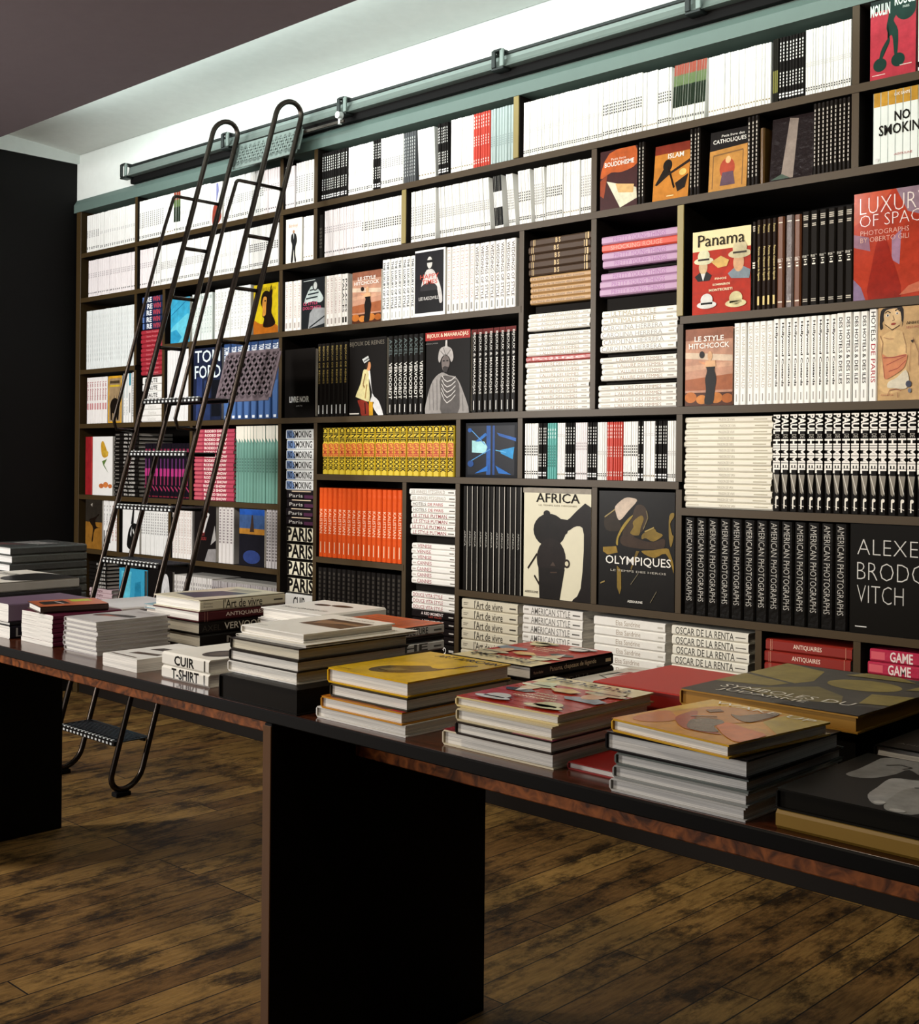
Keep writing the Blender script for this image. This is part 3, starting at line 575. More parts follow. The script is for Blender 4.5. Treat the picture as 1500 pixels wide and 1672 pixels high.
# ---- third shelf, right
hat = lambda x, y, s, c, b: [('e', x, y, .17*s, .045*s, c), ('e', x, y+.06*s, .105*s, .075*s, c), ('r', x-.10*s, y+.005, x+.10*s, y+.028, b)]
panama = [('r', 0, 0, 1, .76, '#a82408'), ('r', 0, .76, 1, 1, '#e3d3a0')]+[('r', 0, .06+i*.1, 1, .068+i*.1, '#a32815') for i in range(6)]
panama += [('p', [(.04, .46), (.2, .54), (.34, .46), (.3, .40), (.1, .40)], '#1b1816'), ('e', .19, .57, .075, .09, '#d8b48c'), ('p', [(.15, .49), (.23, .49), (.19, .40)], '#efe9dc')]+hat(.2, .64, 1, '#e6d8ac', '#2a2016')
panama += [('p', [(.62, .46), (.8, .56), (1, .48), (.98, .38), (.68, .40)], '#7d8a93'), ('e', .8, .58, .09, .11, '#cf9f78')]+hat(.82, .68, 1.15, '#c9bd98', '#3a3226')
panama += [('p', [(.33, .62), (.45, .54), (.6, .55), (.64, .62), (.5, .68)], '#c9a35c'), ('t', 'FINOS', .4, .40, .6, .425, '#efe0b8', .02), ('t', 'SOMBREROS', .36, .33, .66, .355, '#efe0b8', .02), ('t', 'MONTECRISTI', .3, .265, .7, .295, '#efe0b8', .02)]
panama = panama+hat(.26, .11, 1, '#efe6cc', '#1b1816')+hat(.76, .10, 1.05, '#dcc596', '#3a2b18')+[('t', 'Panama', .1, .81, .9, .955, '#2a2118')]
face('pan', hard('#241a14', (), rough=.3, front=panama), 1126, 1221, Z3B, .255, .022, 'red and cream cover reading Panama with straw hats')
bs = lambda c, l, n2=5: hard(c, [('t', 'Panama', .06, .3, .15, .75, l), ('t', 'Panama, chapeaux de légende', .3, .25, .68, .8, l, .01), ('r', .85, .3, .95, .7, l)], rough=.3)
row('pd0', hard('#211a16', D(.05, .12, 3, '#cfc4b0', .2, .8)+D(.46, .54, 3, '#efe6d2', .15, .85), rough=.3), 1222, 1228, 1, Z3B, .263, 'slim dark brown hardcover', 'beside the straw hat cover')
row('pd1', bs('#231813', '#d9c27a'), 1229, 1262, 4, Z3B, .266, 'dark brown hardcover with yellow lettering', 'beside the straw hat cover', .2)
gs = lambda c: hard(c, [('t', 'Guide', .46, .12, .50, .88, '#efe6da'), ('r', .06, .2, .07, .8, '#e8dccb'), ('r', .52, .35, .53, .65, '#efe6da'), ('r', .55, .3, .565, .7, '#efe6da'), ('r', .93, .2, .945, .8, '#e8dccb')], rough=.35)
row('pb1', gs('#6a4029'), 1263, 1275, 1, Z3B, .266, 'brown hardcover', 'left of the grey-brown wrapped one', .2)
row('pb2', hard('#6b6160', gs('#000000')['spine'], rough=.2, wrap=.4), 1276, 1289, 1, Z3B, .268, 'grey-brown shrink-wrapped hardcover', 'between two brown ones', .2)
row('pb3', gs('#6a4029'), 1290, 1302, 1, Z3B, .266, 'brown hardcover', 'right of the grey-brown wrapped one', .2)
row('pk', hard('#191512', D(.04, .10, 3, '#b8b0a2', .2, .8)+D(.13, .17, 2, '#b8b0a2', .25, .75)+[('t', 'Sucre', .465, .1, .49, .9, '#e8e2d6'), ('r', .505, .3, .515, .7, '#e8e2d6'), ('r', .53, .4, .54, .6, '#e8e2d6'), ('r', .555, .3, .57, .7, '#e8e2d6'), ('r', .93, .2, .94, .8, '#b8b0a2'), ('r', .95, .2, .96, .8, '#b8b0a2')], rough=.35), 1303, 1388, 6, Z3B, .270, 'black hardcover with small white lettering', 'left of the red space cover', .2)
face('lux', hard('#8f2f1e', (), rough=.14, wrap=.12, front=[('r', 0, 0, 1, 1, '#a5351f'), ('p', [(0, 1), (.5, 1), (.3, .82), (.0, .7)], '#b8492a'), ('p', [(.55, 1), (1, 1), (1, .7), (.7, .78)], '#8a7482'), ('p', [(0, .62), (.2, .58), (.22, .45), (.0, .5)], '#8c6678'), ('p', [(.5, .55), (.62, .62), (.6, .3), (.5, .35)], '#94728a'), ('p', [(.2, .0), (.62, .0), (.5, .38), (.42, .55), (.32, .55), (.24, .3)], '#8a2113'), ('p', [(0, 0), (.16, 0), (.1, .12), (0, .2)], '#7d6a86'), ('p', [(.6, .02), (1, .05), (1, .16), (.72, .1)], '#b9654a'),
    ('t', 'LUXURY', .08, .80, .95, .95, '#e9ddd6', -.02), ('t', 'OF SPACE', .08, .68, .97, .79, '#e9ddd6', -.02), ('t', 'PHOTOGRAPHS', .09, .60, .72, .645, '#dcae9c', -.01), ('t', 'BY OBERTO GILI', .09, .535, .72, .58, '#dcae9c', -.01), ('t', 'ASSOULINE', .85, .06, .99, .08, '#f0e4dc')]), 1389, 1516, Z3B, .297, .022, 'red cover reading LUXURY OF SPACE in shrink wrap')
# ---- third shelf, middle
hitch = [('r', 0, 0, 1, 1, '#b98a72'), ('r', 0, .85, 1, 1, '#8e5a44'), ('p', [(0, .62), (1, .56), (1, .64), (0, .7)], '#d9b8a0'), ('p', [(0, .45), (1, .5), (1, .56), (0, .52)], '#c79b80'), ('p', [(0, .34), (.3, .36), (1, .40), (1, .2), (0, .2)], '#9b5a38'), ('r', 0, 0, 1, .17, '#4a2614'),
    ('e', .12, .11, .13, .07, '#b5682a'), ('e', .36, .08, .12, .06, '#c77d38'), ('e', .66, .10, .14, .07, '#b8702f'), ('e', .9, .09, .12, .06, '#a85d24'), ('p', [(.42, .03), (.60, .03), (.64, .2), (.67, .34), (.63, .46), (.64, .54), (.44, .54), (.47, .45), (.43, .34), (.45, .2)], '#16110f'), ('e', .53, .64, .05, .06, '#d9a27a'), ('p', [(.3, .56), (.46, .52), (.46, .55), (.3, .585)], '#c98f6a'), ('e', .36, .66, .055, .045, '#1c1512'), ('p', [(.42, .5), (.66, .5), (.64, .58), (.44, .58)], '#d9a27a'),
    ('t', 'LE STYLE', .2, .83, .82, .90, '#efe4dc', .02), ('t', 'HITCHCOCK', .08, .74, .94, .81, '#efe4dc', .02)]
row('stw', soft('#efeae4', [('t', 'LE STYLE COURREGES', .06, .3, .75, .75, '#9a6a5a'), ('r', .84, .3, .95, .7, '#b0a49c')]), 460, 486, 4, Z3, .208, 'white paperback with brown lettering', 'left of the striped shawl cover')
face('lady', soft('#1d2427', (), rough=.25, front=[('r', 0, 0, 1, 1, '#15181a'), ('p', [(.3, 0), (1, .08), (1, .38), (.55, .42), (.36, .3)], '#8d8f90'), ('l', [(.35, .02), (1, .22)], .03, '#202325'), ('p', [(.12, .52), (.42, .84), (.7, .78), (.94, .58), (.8, .5), (.5, .54)], '#aeb9b6'), ('l', [(.2, .6), (.7, .62)], .03, '#20282a'), ('l', [(.28, .68), (.74, .7)], .03, '#20282a'), ('l', [(.36, .76), (.72, .78)], .025, '#20282a'), ('e', .6, .84, .12, .1, '#2a2f30'), ('e', .6, .84, .075, .075, '#b9bdb9'), ('t', 'LE STYLE', .1, .47, .7, .53, '#c24a6a', .01), ('t', 'DOLCE VITA', .08, .38, .86, .44, '#c24a6a', .01), ('l', [(.1, .95), (.6, .96)], .01, '#cfd6d4')]), 488, 526, Z3, .208, .014, 'dark cover with a woman in a striped shawl')
row('stw', soft('#efeae4', [('t', 'LE STYLE COURREGES', .06, .3, .75, .75, '#9a6a5a'), ('r', .84, .3, .95, .7, '#b0a49c')]), 527, 552, 4, Z3, .208, 'white paperback with brown lettering', 'right of the striped shawl cover')
row('std', soft('#e8e4de', [('t', 'PALACES', .1, .2, .75, .85, '#1d1a18', .02), ('r', .84, .2, .95, .8, '#2a2622')]), 553, 563, 2, Z3, .206, 'white paperback with heavy black lettering', 'beside the smaller seaside cover')
face('hit2', soft('#b98a72', (), rough=.3, front=hitch), 571, 618, Z3, .203, .014, 'smaller sepia seaside cover with a woman in a black dress')
row('los', soft('#f2f2ef', [('t', 'THE LUXURY OF STYLE', .04, .2, .82, .82, '#14181c', .03), ('r', .87, .35, .97, .65, '#b0b0ac')]), 619, 671, 8, Z3, .236, 'white paperback with dark vertical lettering', 'left of the sunglasses cover', .18)
face('happy', soft('#f0f0ee', (), rough=.3, front=[('r', .02, .05, .95, .97, '#17151a'), ('e', .52, .80, .12, .12, '#1c1a1b'), ('e', .5, .80, .085, .09, '#cfcac6'), ('r', .4, .80, .6, .84, '#141214'), ('p', [(.22, .42), (.36, .66), (.5, .70), (.66, .66), (.86, .42), (.92, .2), (.8, .2), (.7, .44), (.34, .44)], '#c9c5c2'), ('e', .48, .40, .28, .1, '#2a282a'), ('p', [(.1, .05), (.88, .05), (.76, .38), (.2, .38)], '#0f0e0f'), ('t', 'HAPPY', .2, .56, .8, .63, '#c4452f', .01), ('t', 'TIMES', .26, .475, .76, .545, '#c4452f', .01), ('t', 'LEE RADZIWILL', .16, .24, .8, .29, '#d9d6d2')]), 672, 722, Z3, .249, .016, 'black and white cover reading HAPPY TIMES with sunglasses')
row('vis', soft('#f0efec', [('t', 'LE STYLE DOLCE VITA', .04, .25, .8, .8, '#a0705c'), ('r', .86, .3, .96, .7, '#8a8680')]), 724, 768, 6, Z3, .245, 'white paperback with rust lettering', 'right of the sunglasses cover', .18)
row('wed', soft('#f2f1ee', [('t', 'WEDDINGS OF STYLE', .04, .22, .84, .82, '#4a3c34', .02), ('r', .87, .35, .97, .65, '#8a8a86')]), 769, 837, 8, Z3, .242, 'white paperback lettered WEDDINGS OF STYLE', 'at compartment end', .18)
# ---- third shelf, left
row('blk', soft('#e6ebea', D(.1, .9, 10, '#c9d0d0', .42, .55)), 137, 217, 26, Z3B, .30, 'tall blank white paperback', 'in left column', .2)
stack('rew', hard('#23304f', [('t', 'RE', .2, .1, .45, .9, '#e8ecf2', .03), ('t', 'WIN', .5, .1, .85, .9, '#b5404c', .03), ('r', .0, .05, .08, .95, '#5d7ab5')], rough=.25, wrap=.3), 228, 262, ZP(228, 548), ZP(228, 494), 5, 'blue spine book with white and red letters', 'in narrow left stack', .2)
stack('redb', hard('#a5303c', [('t', 'Saint-Tropez', .25, .25, .8, .75, '#d88a8c')], rough=.25, wrap=.25), 226, 262, ZP(228, 621)-.004, ZP(228, 548)-.002, 10, 'red shrink-wrapped book', 'in narrow left stack', .2)
stack('bea', hard('#efeeea', [('t', 'BEAUTE', .12, .2, .75, .8, '#1d1a18', .02)]), 229, 262, ZP(229, 661), ZP(229, 624)-.004, 3, 'white book lettered BEAUTE', 'in narrow left stack', .2)
stack('gapk', hard('#15120f'), 229, 262, ZP(229, 668), ZP(229, 661)-.0005, 1, 'slim black gap filler', 'under the BEAUTE books in narrow stack', .18, .03)  # added black block standing in for the dark gap in this stack
stack('whw', hard('#eceae5', [('t', 'Venise', .3, .2, .7, .8, '#c9c6be')], rough=.25, wrap=.25), 228, 262, Z4, ZP(229, 668)-.0005, 3, 'white shrink-wrapped book', 'at the bottom of narrow left stack', .2)
face('sea', soft('#3ea3c4', (), rough=.3, front=[('r', 0, 0, 1, 1, '#3a9ec2'), ('p', [(0, .3), (.5, .5), (1, .62), (1, .1), (.4, .0), (0, .05)], '#5fb9d6'), ('l', [(.02, .62), (.95, .97)], .02, '#1c6f9c'), ('l', [(.0, .75), (.6, .98)], .012, '#2a86b2'), ('p', [(0, .25), (.3, .3), (.6, .12), (.4, .0), (0, .0)], '#2f8fb6')]), 275, 306, Z3, .21, .014, 'plain sea blue cover behind the ladder')
row('pal', soft('#e0e8e4', [('t', 'PALACES', .3, .3, .85, .75, '#8aa09a'), ('r', .05, .2, .12, .8, '#a9b8b4')]), 309, 342, 7, Z3, .215, 'pale green-white paperback', 'between ladder rails', .16)
row('paw', soft('#edefec', [('t', 'ART DE LA TABLE', .06, .28, .86, .75, '#9a9c98')]), 345, 404, 11, Z3, .222, 'white paperback with grey dotted lettering', 'left of the yellow face cover', .2)
face('yelf', soft('#c79a1c', (), rough=.3, front=[('r', 0, 0, 1, 1, '#d3b41c'), ('p', [(0, 0), (1, 0), (1, .12), (.72, .22), (.3, .2), (.0, .28)], '#b0641c'), ('p', [(.38, .5), (.3, .62), (.34, .78), (.46, .86), (.62, .84), (.74, .74), (.76, .6), (.74, .4), (.9, .2), (.7, .12), (.4, .14), (.44, .3), (.36, .36)], '#1c120c'), ('p', [(.62, .8), (.72, .98), (.78, .84), (.74, .72)], '#1c120c'), ('p', [(.38, .5), (.36, .62), (.42, .74), (.54, .72), (.52, .56), (.5, .38), (.38, .36)], '#c98a3c'), ('e', .48, .66, .04, .015, '#1c120c'), ('t', 'ART AFRICAIN', .08, .86, .9, .93, '#8a7410')]), 410, 450, Z3, .213, .016, 'yellow cover with a dark profile face behind the ladder')
row('lww', soft('#edeceb', [('r', .02, .45, .98, .55, '#b9b9b7')]), 269, 306, 9, Z4, .335, 'tall white paperback', 'left of the denim book', .2)
face('ford', hard('#1c2740', (), rough=.25, front=[('r', 0, 0, 1, 1, '#1a2138'), ('p', [(.1, 0), (.3, 0), (.32, .6), (.12, .6)], '#2c3a66'), ('p', [(.36, 0), (.62, 0), (.6, .55), (.4, .55)], '#263459'), ('r', .66, .05, .98, .55, '#0f1118'), ('t', 'TOM', .05, .80, .96, .97, '#dfeef0', .01), ('t', 'FORD', .05, .58, .98, .76, '#dfeef0', .01)]), 313, 358, Z4, .33, .03, 'dark blue cover with two lines of big white letters behind the ladder')
row('den', hard('#2f4a78', [('t', 'TOM', .04, .1, .13, .92, '#e8eef2', .03), ('t', 'FORD', .13, .1, .24, .92, '#e8eef2', .03), ('p', [(.55, .1), (.97, .2), (.97, .8), (.5, .9)], '#4a6a9e'), ('r', .95, .3, .985, .7, '#e8eef2')], rough=.3, wrap=.2), 361, 453, 8, Z4, .337, 'denim blue hardcover with white lettering at its head', 'behind the ladder', .22)
row('rdw', soft('#efebe8', [('t', 'Les Années', .1, .2, .5, .8, '#a0303a', .02), ('r', .56, .2, .7, .8, '#c98a8c')]), 138, 172, 8, Z4, .236, 'white paperback with red script', 'left of the ochre cover', .18)
face('och', soft('#b08a52', (), rough=.3, front=[('r', 0, 0, 1, 1, '#d39a2c'), ('r', .08, .03, .92, .95, '#9c8462'), ('r', .14, .84, .84, .9, '#4a3c2a'), ('r', .12, .77, .86, .81, '#e0b030'), ('e', .5, .36, .34, .17, '#17110d'), ('p', [(.2, .06), (.3, .06), (.34, .36), (.18, .3)], '#17110d'), ('p', [(.66, .06), (.78, .06), (.84, .34), (.62, .36)], '#17110d'), ('p', [(.42, .46), (.46, .6), (.5, .47)], '#17110d'), ('p', [(.56, .46), (.64, .6), (.62, .45)], '#17110d')]), 174, 196, Z4, .235, .014, 'ochre cover with a black animal shape')
row('wht', soft('#eeeeec', [('r', .1, .3, .5, .7, '#b8c4c4'), ('t', 'Le Style', .55, .25, .85, .75, '#7a8a8a')]), 198, 206, 2, Z4, .243, 'white paperback', 'right of the ochre cover', .18)
row('whu', soft('#eeeeec', [('r', .0, .2, .25, .9, '#2f8aa0'), ('r', .4, .35, .8, .65, '#555555')]), 207, 211, 1, Z4, .243, 'white paperback with a teal tip', 'right of the ochre cover', .18)
row('whv', soft('#f0f0ee', D(.1, .9, 16, '#a8b0b0', .3, .7)), 212, 218, 2, Z4, .246, 'white paperback with dotted spine', 'right of the teal-tipped one', .18)
# ---- fourth shelf, middle
face('noir', hard('#14110f', (), rough=.22, front=[('t', 'LIVRE NOIR', .18, .22, .82, .31, '#efefec', .035), ('t', 'ARTS', .4, .16, .6, .18, '#c9c9c4')]), 461, 511, Z4, .287, .03, 'black cover with white LIVRE NOIR lettering')
row('bjr', hard('#14110f', [('t', 'BIJOUX DE REINES', .04, .25, .55, .75, '#a58f4c'), ('r', .84, .38, .96, .6, '#d8d8d4')], rough=.25), 514, 563, 7, Z4, .300, 'black hardcover with gold lettering', 'right of the LIVRE NOIR cover', .22)
face('rein', hard('#14110f', (), rough=.25, front=[('t', 'BIJOUX DE REINES', .03, .89, .95, .96, '#6a6254'), ('p', [(.254, .199), (.431, .194), (.543, .144), (.573, .0), (.367, .0), (.319, .103)], '#7d2414'), ('l', [(.45, .17), (.47, .02)], .03, '#3a140c'), ('p', [(.559, .19), (.661, .18), (.668, 0), (.567, 0)], '#c9961c'), ('p', [(.514, .559), (.58, .573), (.65, .283), (.815, .183), (.937, 0), (.81, 0), (.67, .109), (.687, .171), (.591, .182), (.641, .298)], '#ece7de'), ('p', [(.206, .263), (.335, .419), (.4, .579), (.466, .593), (.54, .573), (.56, .378), (.58, .283), (.56, .182), (.399, .203), (.238, .239)], '#d8c48e'), ('l', [(.46, .54), (.4, .4), (.44, .36)], .03, '#8a6a34'), ('l', [(.5, .4), (.46, .22)], .03, '#a5854a'), ('p', [(.515, .674), (.581, .688), (.603, .64), (.59, .6), (.563, .574), (.498, .592)], '#c98a5c'), ('p', [(.466, .659), (.548, .697), (.53, .665), (.515, .62), (.5, .6), (.472, .609)], '#2a1a10'), ('p', [(.374, .728), (.533, .769), (.565, .713), (.433, .673)], '#c9cbc8'), ('l', [(.42, .70), (.55, .735)], .02, '#5a5c5a'), ('r', .04, .02, .3, .035, '#d8d2c8')]), 566, 627, Z4, .306, .022, 'black cover with a seated figure in cream robe and crown')
row('verv', hard('#161412', [('t', 'VERVOORDT', .34, .2, .80, .85, '#dcd8d0', .01), ('t', 'AXEL', .04, .2, .26, .85, '#4f5e5c', 0), ('r', .87, .4, .97, .55, '#d8d4cc')], rough=.25), 629, 688, 7, Z4, .304, 'black hardcover with white capitals under green-grey ones', 'between two black covers', .22)
face('maha', hard('#14110f', (), rough=.25, front=[('r', .0, .90, 1, 1, '#9c2018'), ('t', 'BIJOUX & MAHARADJAS', .04, .92, .96, .98, '#e6d2b4', .01), ('p', [(.009, .0), (.053, .203), (.18, .409), (.375, .499), (.535, .462), (.711, .424), (.855, .258), (.985, 0), (.7, 0), (.3, 0)], '#8d8884'), ('p', [(.36, .45), (.72, .40), (.78, .2), (.74, .0), (.38, .0), (.36, .2)], '#4f4a47'), ('l', [(.1, .3), (.12, .04)], .012, '#5a5552'), ('l', [(.18, .38), (.2, .04)], .012, '#5a5552'), ('l', [(.27, .42), (.28, .04)], .012, '#5a5552'), ('l', [(.84, .22), (.86, .02)], .012, '#5a5552')]
    +[('l', [(.39-.004*k, .46-.05*k), (.44, .41-.06*k), (.505, .385-.065*k), (.6, .4-.06*k), (.69, .44-.055*k)], .012, '#c4bfba') for k in range(5)]
    +[('p', [(.379, .643), (.43, .70), (.5, .70), (.545, .66), (.554, .589), (.493, .512), (.43, .512), (.39, .56)], '#6a605c'), ('p', [(.40, .56), (.45, .575), (.54, .56), (.5, .5), (.43, .5)], '#2a2422'), ('p', [(.301, .677), (.34, .786), (.472, .817), (.603, .778), (.644, .674), (.598, .62), (.55, .68), (.46, .72), (.38, .68), (.335, .62)], '#a9a39f'), ('l', [(.36, .76), (.45, .70)], .014, '#6a6562'), ('l', [(.42, .80), (.47, .71)], .014, '#6a6562'), ('l', [(.58, .77), (.5, .71)], .014, '#6a6562'), ('p', [(.458, .80), (.467, .89), (.504, .89), (.51, .80)], '#c4bfba'), ('e', .43, .64, .025, .01, '#1a1614'), ('e', .51, .64, .025, .01, '#1a1614'), ('t', 'AMINA JAFFER', .02, .85, .3, .868, '#8a8480')]), 691, 764, Z4, .303, .022, 'black cover with red band and grey turbaned figure')
row('mahs', hard('#161311', [('r', 0, 0, .06, 1, '#5e1a16'), ('t', 'BIJOUX & MAHARADJAS', .04, .25, .78, .80, '#cdc8c0', .005), ('r', .86, .42, .97, .55, '#dcd8d0')], rough=.25), 766, 839, 8, Z4, .300, 'black hardcover with white serif lettering', 'right of the turban cover', .22)
# ---- tall compartments with flat stacks
br = hard('#4c3c30', [('r', .05, .05, .058, .95, '#c9a86a'), ('r', .075, .05, .083, .95, '#c9a86a'), ('t', 'B S', .42, .15, .50, .85, '#c9a86a', .02), ('r', .90, .05, .91, .95, '#c9a86a'), ('r', .93, .05, .955, .95, '#b99858')], rough=.3)
x = 858
stack('br', br, x, 960, ZP(x, 449), ZP(x, 389), 5, 'brown leather-like hardcover with gold bands', 'in upper left pile', .2)
stack('tan', hard('#b08a5a', [('t', 'Le livre de la route des contes', .04, .3, .9, .7, '#6a4a24', .01)], rough=.35), 860, 962, ZP(x, 496), ZP(x, 450), 5, 'tan patterned hardcover', 'below the brown pile', .2)
stack('gk1', hard(Bk), 862, 958, ZP(x, 511), ZP(x, 496)-.0005, 1, 'black gap filler', 'between tan and white piles', .18, .03)  # added black blocks like this one fill the dark gaps in the pile
wl = lambda txt, c='#8d8378': hard('#e9e6de', [('t', txt, .22, .2, .82, .8, c), ('r', .04, .35, .16, .65, '#c4bfb4'), ('r', .88, .38, .96, .62, '#a8a298')], rough=.4)
stack('wl1', wl('A HISTORY OF FASHION'), 858, 961, ZP(x, 539), ZP(x, 511)-.0005, 4, 'slim white hardcover with faint lettering', 'below the tan pile', .2)
stack('gk2', hard(Bk), 862, 958, ZP(x, 543), ZP(x, 539)-.0005, 1, 'slim black gap filler', 'inside the slim white pile', .18, .03)
stack('wl2', wl('A HISTORY OF FASHION'), 857, 960, ZP(x, 565), ZP(x, 543)-.0005, 3, 'slim white hardcover', 'above the cream lettered pile', .2)
al = wl("L'ALLURE DES FEMMES", '#8a6a50')
stack('al', al, 852, 962, ZP(x, 580), ZP(x, 565)-.0005, 2, 'cream hardcover with brown lettering', 'just above the red spine', .2)
stack('rdsp', hard('#9c3530', [('t', 'Rouge', .1, .2, .9, .8, '#c76a5c')], rough=.2, wrap=.3), 851, 962, ZP(x, 590), ZP(x, 580)-.0005, 1, 'red shrink-wrapped hardcover', 'amid cream lettered spines', .2)
stack('al', al, 851, 962, Z4, ZP(x, 590)-.0005, 9, 'cream hardcover with brown lettering', 'below the red spine', .2)
x = 977
li = hard('#b58fb0', [('t', 'PRETTY YOUNG THINGS', .16, .2, .85, .8, '#9a5e98')], rough=.35)
stack('li', li, 976, 1102, ZP(x, 395), ZP(x, 382), 1, 'topmost lilac hardcover', 'above the red-orange one', .2)
stack('lr', hard('#cf4a34', [('t', 'SHOCKING ROUGE', .12, .2, .8, .8, '#e8907c')], rough=.3), 976, 1103, ZP(x, 408), ZP(x, 395)-.0005, 1, 'red-orange hardcover', 'in the lilac pile', .2)
stack('li', li, 977, 1103, ZP(x, 434), ZP(x, 408)-.0005, 2, 'lilac hardcover', 'just under the red-orange one', .2)
stack('gk3', hard(Bk), 980, 1098, ZP(x, 442), ZP(x, 434)-.0005, 1, 'black gap filler', 'inside the lilac pile', .18, .03)  # this and the black ones below are added to fill dark gaps
stack('li', li, 975, 1102, ZP(x, 480), ZP(x, 442)-.0005, 3, 'lilac hardcover', 'at the bottom of the lilac pile', .2)
stack('gk4', hard(Bk), 980, 1098, ZP(x, 504), ZP(x, 480)-.0005, 1, 'thick black gap filler', 'below the lilac pile', .18, .03)
us = hard('#ece9e2', [('t', 'ULTIMATE STYLE', .12, .15, .72, .85, '#9a8a66'), ('r', .03, .4, .09, .6, '#c4bca8'), ('r', .86, .4, .94, .6, '#b4ac98')], rough=.4)
stack('us', us, 977, 1103, ZP(x, 527), ZP(x, 504)-.0005, 2, 'white hardcover lettered ULTIMATE STYLE', 'under black gap filler', .2)
ch = hard('#ece9e2', [('t', 'CAROLINA HERRERA', .02, .15, .82, .85, '#8f8a84'), ('r', .9, .4, .97, .6, '#b4ac98')], rough=.4)
stack('ch', ch, 977, 1103, ZP(x, 572), ZP(x, 527)-.0005, 4, 'white hardcover with wide grey lettering', 'in middle of white pile', .2)
stack('gk5', hard(Bk), 980, 1098, ZP(x, 580), ZP(x, 572)-.0005, 1, 'black gap filler', 'in the middle of the white pile', .18, .03)
stack('al2', al, 977, 1103, ZP(x, 618), ZP(x, 580)-.0005, 4, 'cream hardcover with faint brown lettering', 'under slim black gap', .2)
stack('gk6', hard(Bk), 980, 1098, ZP(x, 625), ZP(x, 618)-.0005, 1, 'slim black gap filler', 'low in the white pile', .18, .03)
stack('al2', al, 974, 1102, Z4, ZP(x, 625)-.0005, 4, 'cream hardcover with faint brown lettering', 'at the pile bottom', .2)
# ---- fourth shelf, right
face('hit', hard('#b98a72', (), rough=.3, front=hitch), 1116, 1193, Z4, .237, .02, 'larger sepia seaside cover with a woman in a black dress, right of brass strip', sb=.005)
wv = lambda t1, c, wt=.0: soft('#f3f2ee', [('t', t1, .05, .28, .80, .76, c, wt), ('r', .87, .4, .96, .56, '#9a9690')])
row('fz', wv('LES ANNEES FITZGERALD', '#a89c88'), 1194, 1258, 6, Z4, .245, 'white spine with faint beige lettering', 'beside the larger seaside cover', .18)
row('hc', wv('Hollywood Costards', '#14110e', .035), 1258, 1362, 10, Z4, .248, 'white spine lettered Hollywood', 'in fourth shelf right compartment', .18)
row('dh', wv('DES HOTELS & DES ILES', '#1e1b18', .02), 1362, 1413, 4, Z4, .250, 'white spine lettered DES HOTELS', 'in fourth shelf right compartment', .18)
row('hp', soft('#f3f2ee', [('t', 'HOTELS', .03, .24, .35, .8, '#3a3632', .01), ('t', 'DE PARIS', .38, .24, .8, .8, '#a8323a', .01), ('r', .87, .4, .96, .56, '#9a9690')]), 1414, 1428, 1, Z4, .256, 'white spine lettered HOTELS DE PARIS', 'beside the sketched woman cover', .18)
face('anh', hard('#b59468', (), rough=.3, front=[('r', 0, 0, 1, 1, '#b9976a'), ('p', [(.03, .12), (.08, .5), (.04, .66), (.2, .74), (.36, .75), (.46, .70), (.52, .56), (.5, .3), (.4, .1)], '#c9a878'), ('p', [(.03, .78), (.05, .97), (.2, 1), (.42, 1), (.45, .88), (.42, .78), (.40, .86), (.1, .86), (.09, .78)], '#1c1410'), ('p', [(.10, .9), (.14, .97), (.30, .985), (.38, .96), (.41, .86), (.36, .79), (.25, .755), (.14, .80)], '#c9aa80'),
    ('l', [(.12, .94), (.17, .96), (.22, .94)], .012, '#1c1410'), ('l', [(.30, .96), (.35, .975), (.38, .95)], .012, '#1c1410'), ('e', .17, .915, .03, .014, '#f0e4cc'), ('e', .335, .93, .025, .013, '#f0e4cc'), ('e', .172, .915, .014, .012, '#241a14'), ('e', .337, .93, .012, .011, '#241a14'), ('l', [(.26, .91), (.29, .86), (.25, .855)], .008, '#6a4630'), ('p', [(.23, .822), (.27, .832), (.32, .825), (.29, .808), (.25, .806), (.235, .812)], '#8c3a2c'), ('l', [(.12, .82), (.25, .755), (.38, .80)], .008, '#3a261a'),
    ('l', [(.04, .70), (.09, .62), (.07, .5), (.11, .34)], .008, '#7a4a30'), ('l', [(.44, .72), (.5, .58), (.5, .5)], .008, '#7a4a30'), ('l', [(.1, .68), (.2, .66), (.28, .66)], .006, '#9a6a48'), ('p', [(.08, .5), (.2, .46), (.5, .49), (.51, .42), (.46, .34), (.3, .27), (.13, .23), (.11, .36)], '#c07a56'), ('l', [(.1, .46), (.3, .46), (.5, .48)], .01, '#8c2f20'), ('l', [(.16, .38), (.5, .47)], .008, '#8c2f20'), ('l', [(.2, .31), (.36, .34), (.5, .42)], .008, '#8c2f20'), ('l', [(.13, .24), (.1, .38)], .01, '#8c2f20'),
    ('p', [(.18, .14), (.2, .2), (.34, .24), (.5, .32), (.56, .2), (.5, .12), (.3, .13)], '#cfc4b0'), ('e', .55, .17, .05, .035, '#3c3f50'), ('e', .57, .10, .03, .025, '#6a6c78'), ('l', [(.62, .66), (.72, .5), (.72, .36)], .008, '#7a4a30'), ('l', [(.58, .6), (.56, .3)], .006, '#9a6a48'), ('p', [(.58, .63), (.64, .64), (.61, .60)], '#2b2421'), ('l', [(.18, .05), (.22, .11), (.34, .12), (.42, .10)], .008, '#8c4a34'), ('l', [(.36, .08), (.36, .03)], .008, '#8c4a34'), ('t', 'ANH DUONG', .5, .805, .98, .835, '#2a2019', .01), ('t', 'SELF PORTRAITS', .5, .76, .98, .785, '#a85a44'), ('t', 'ASSOULINE', .06, .05, .28, .065, '#a85a44')]), 1430, 1524, Z4, .262, .022, 'tan cover with a sketched dark-haired woman')
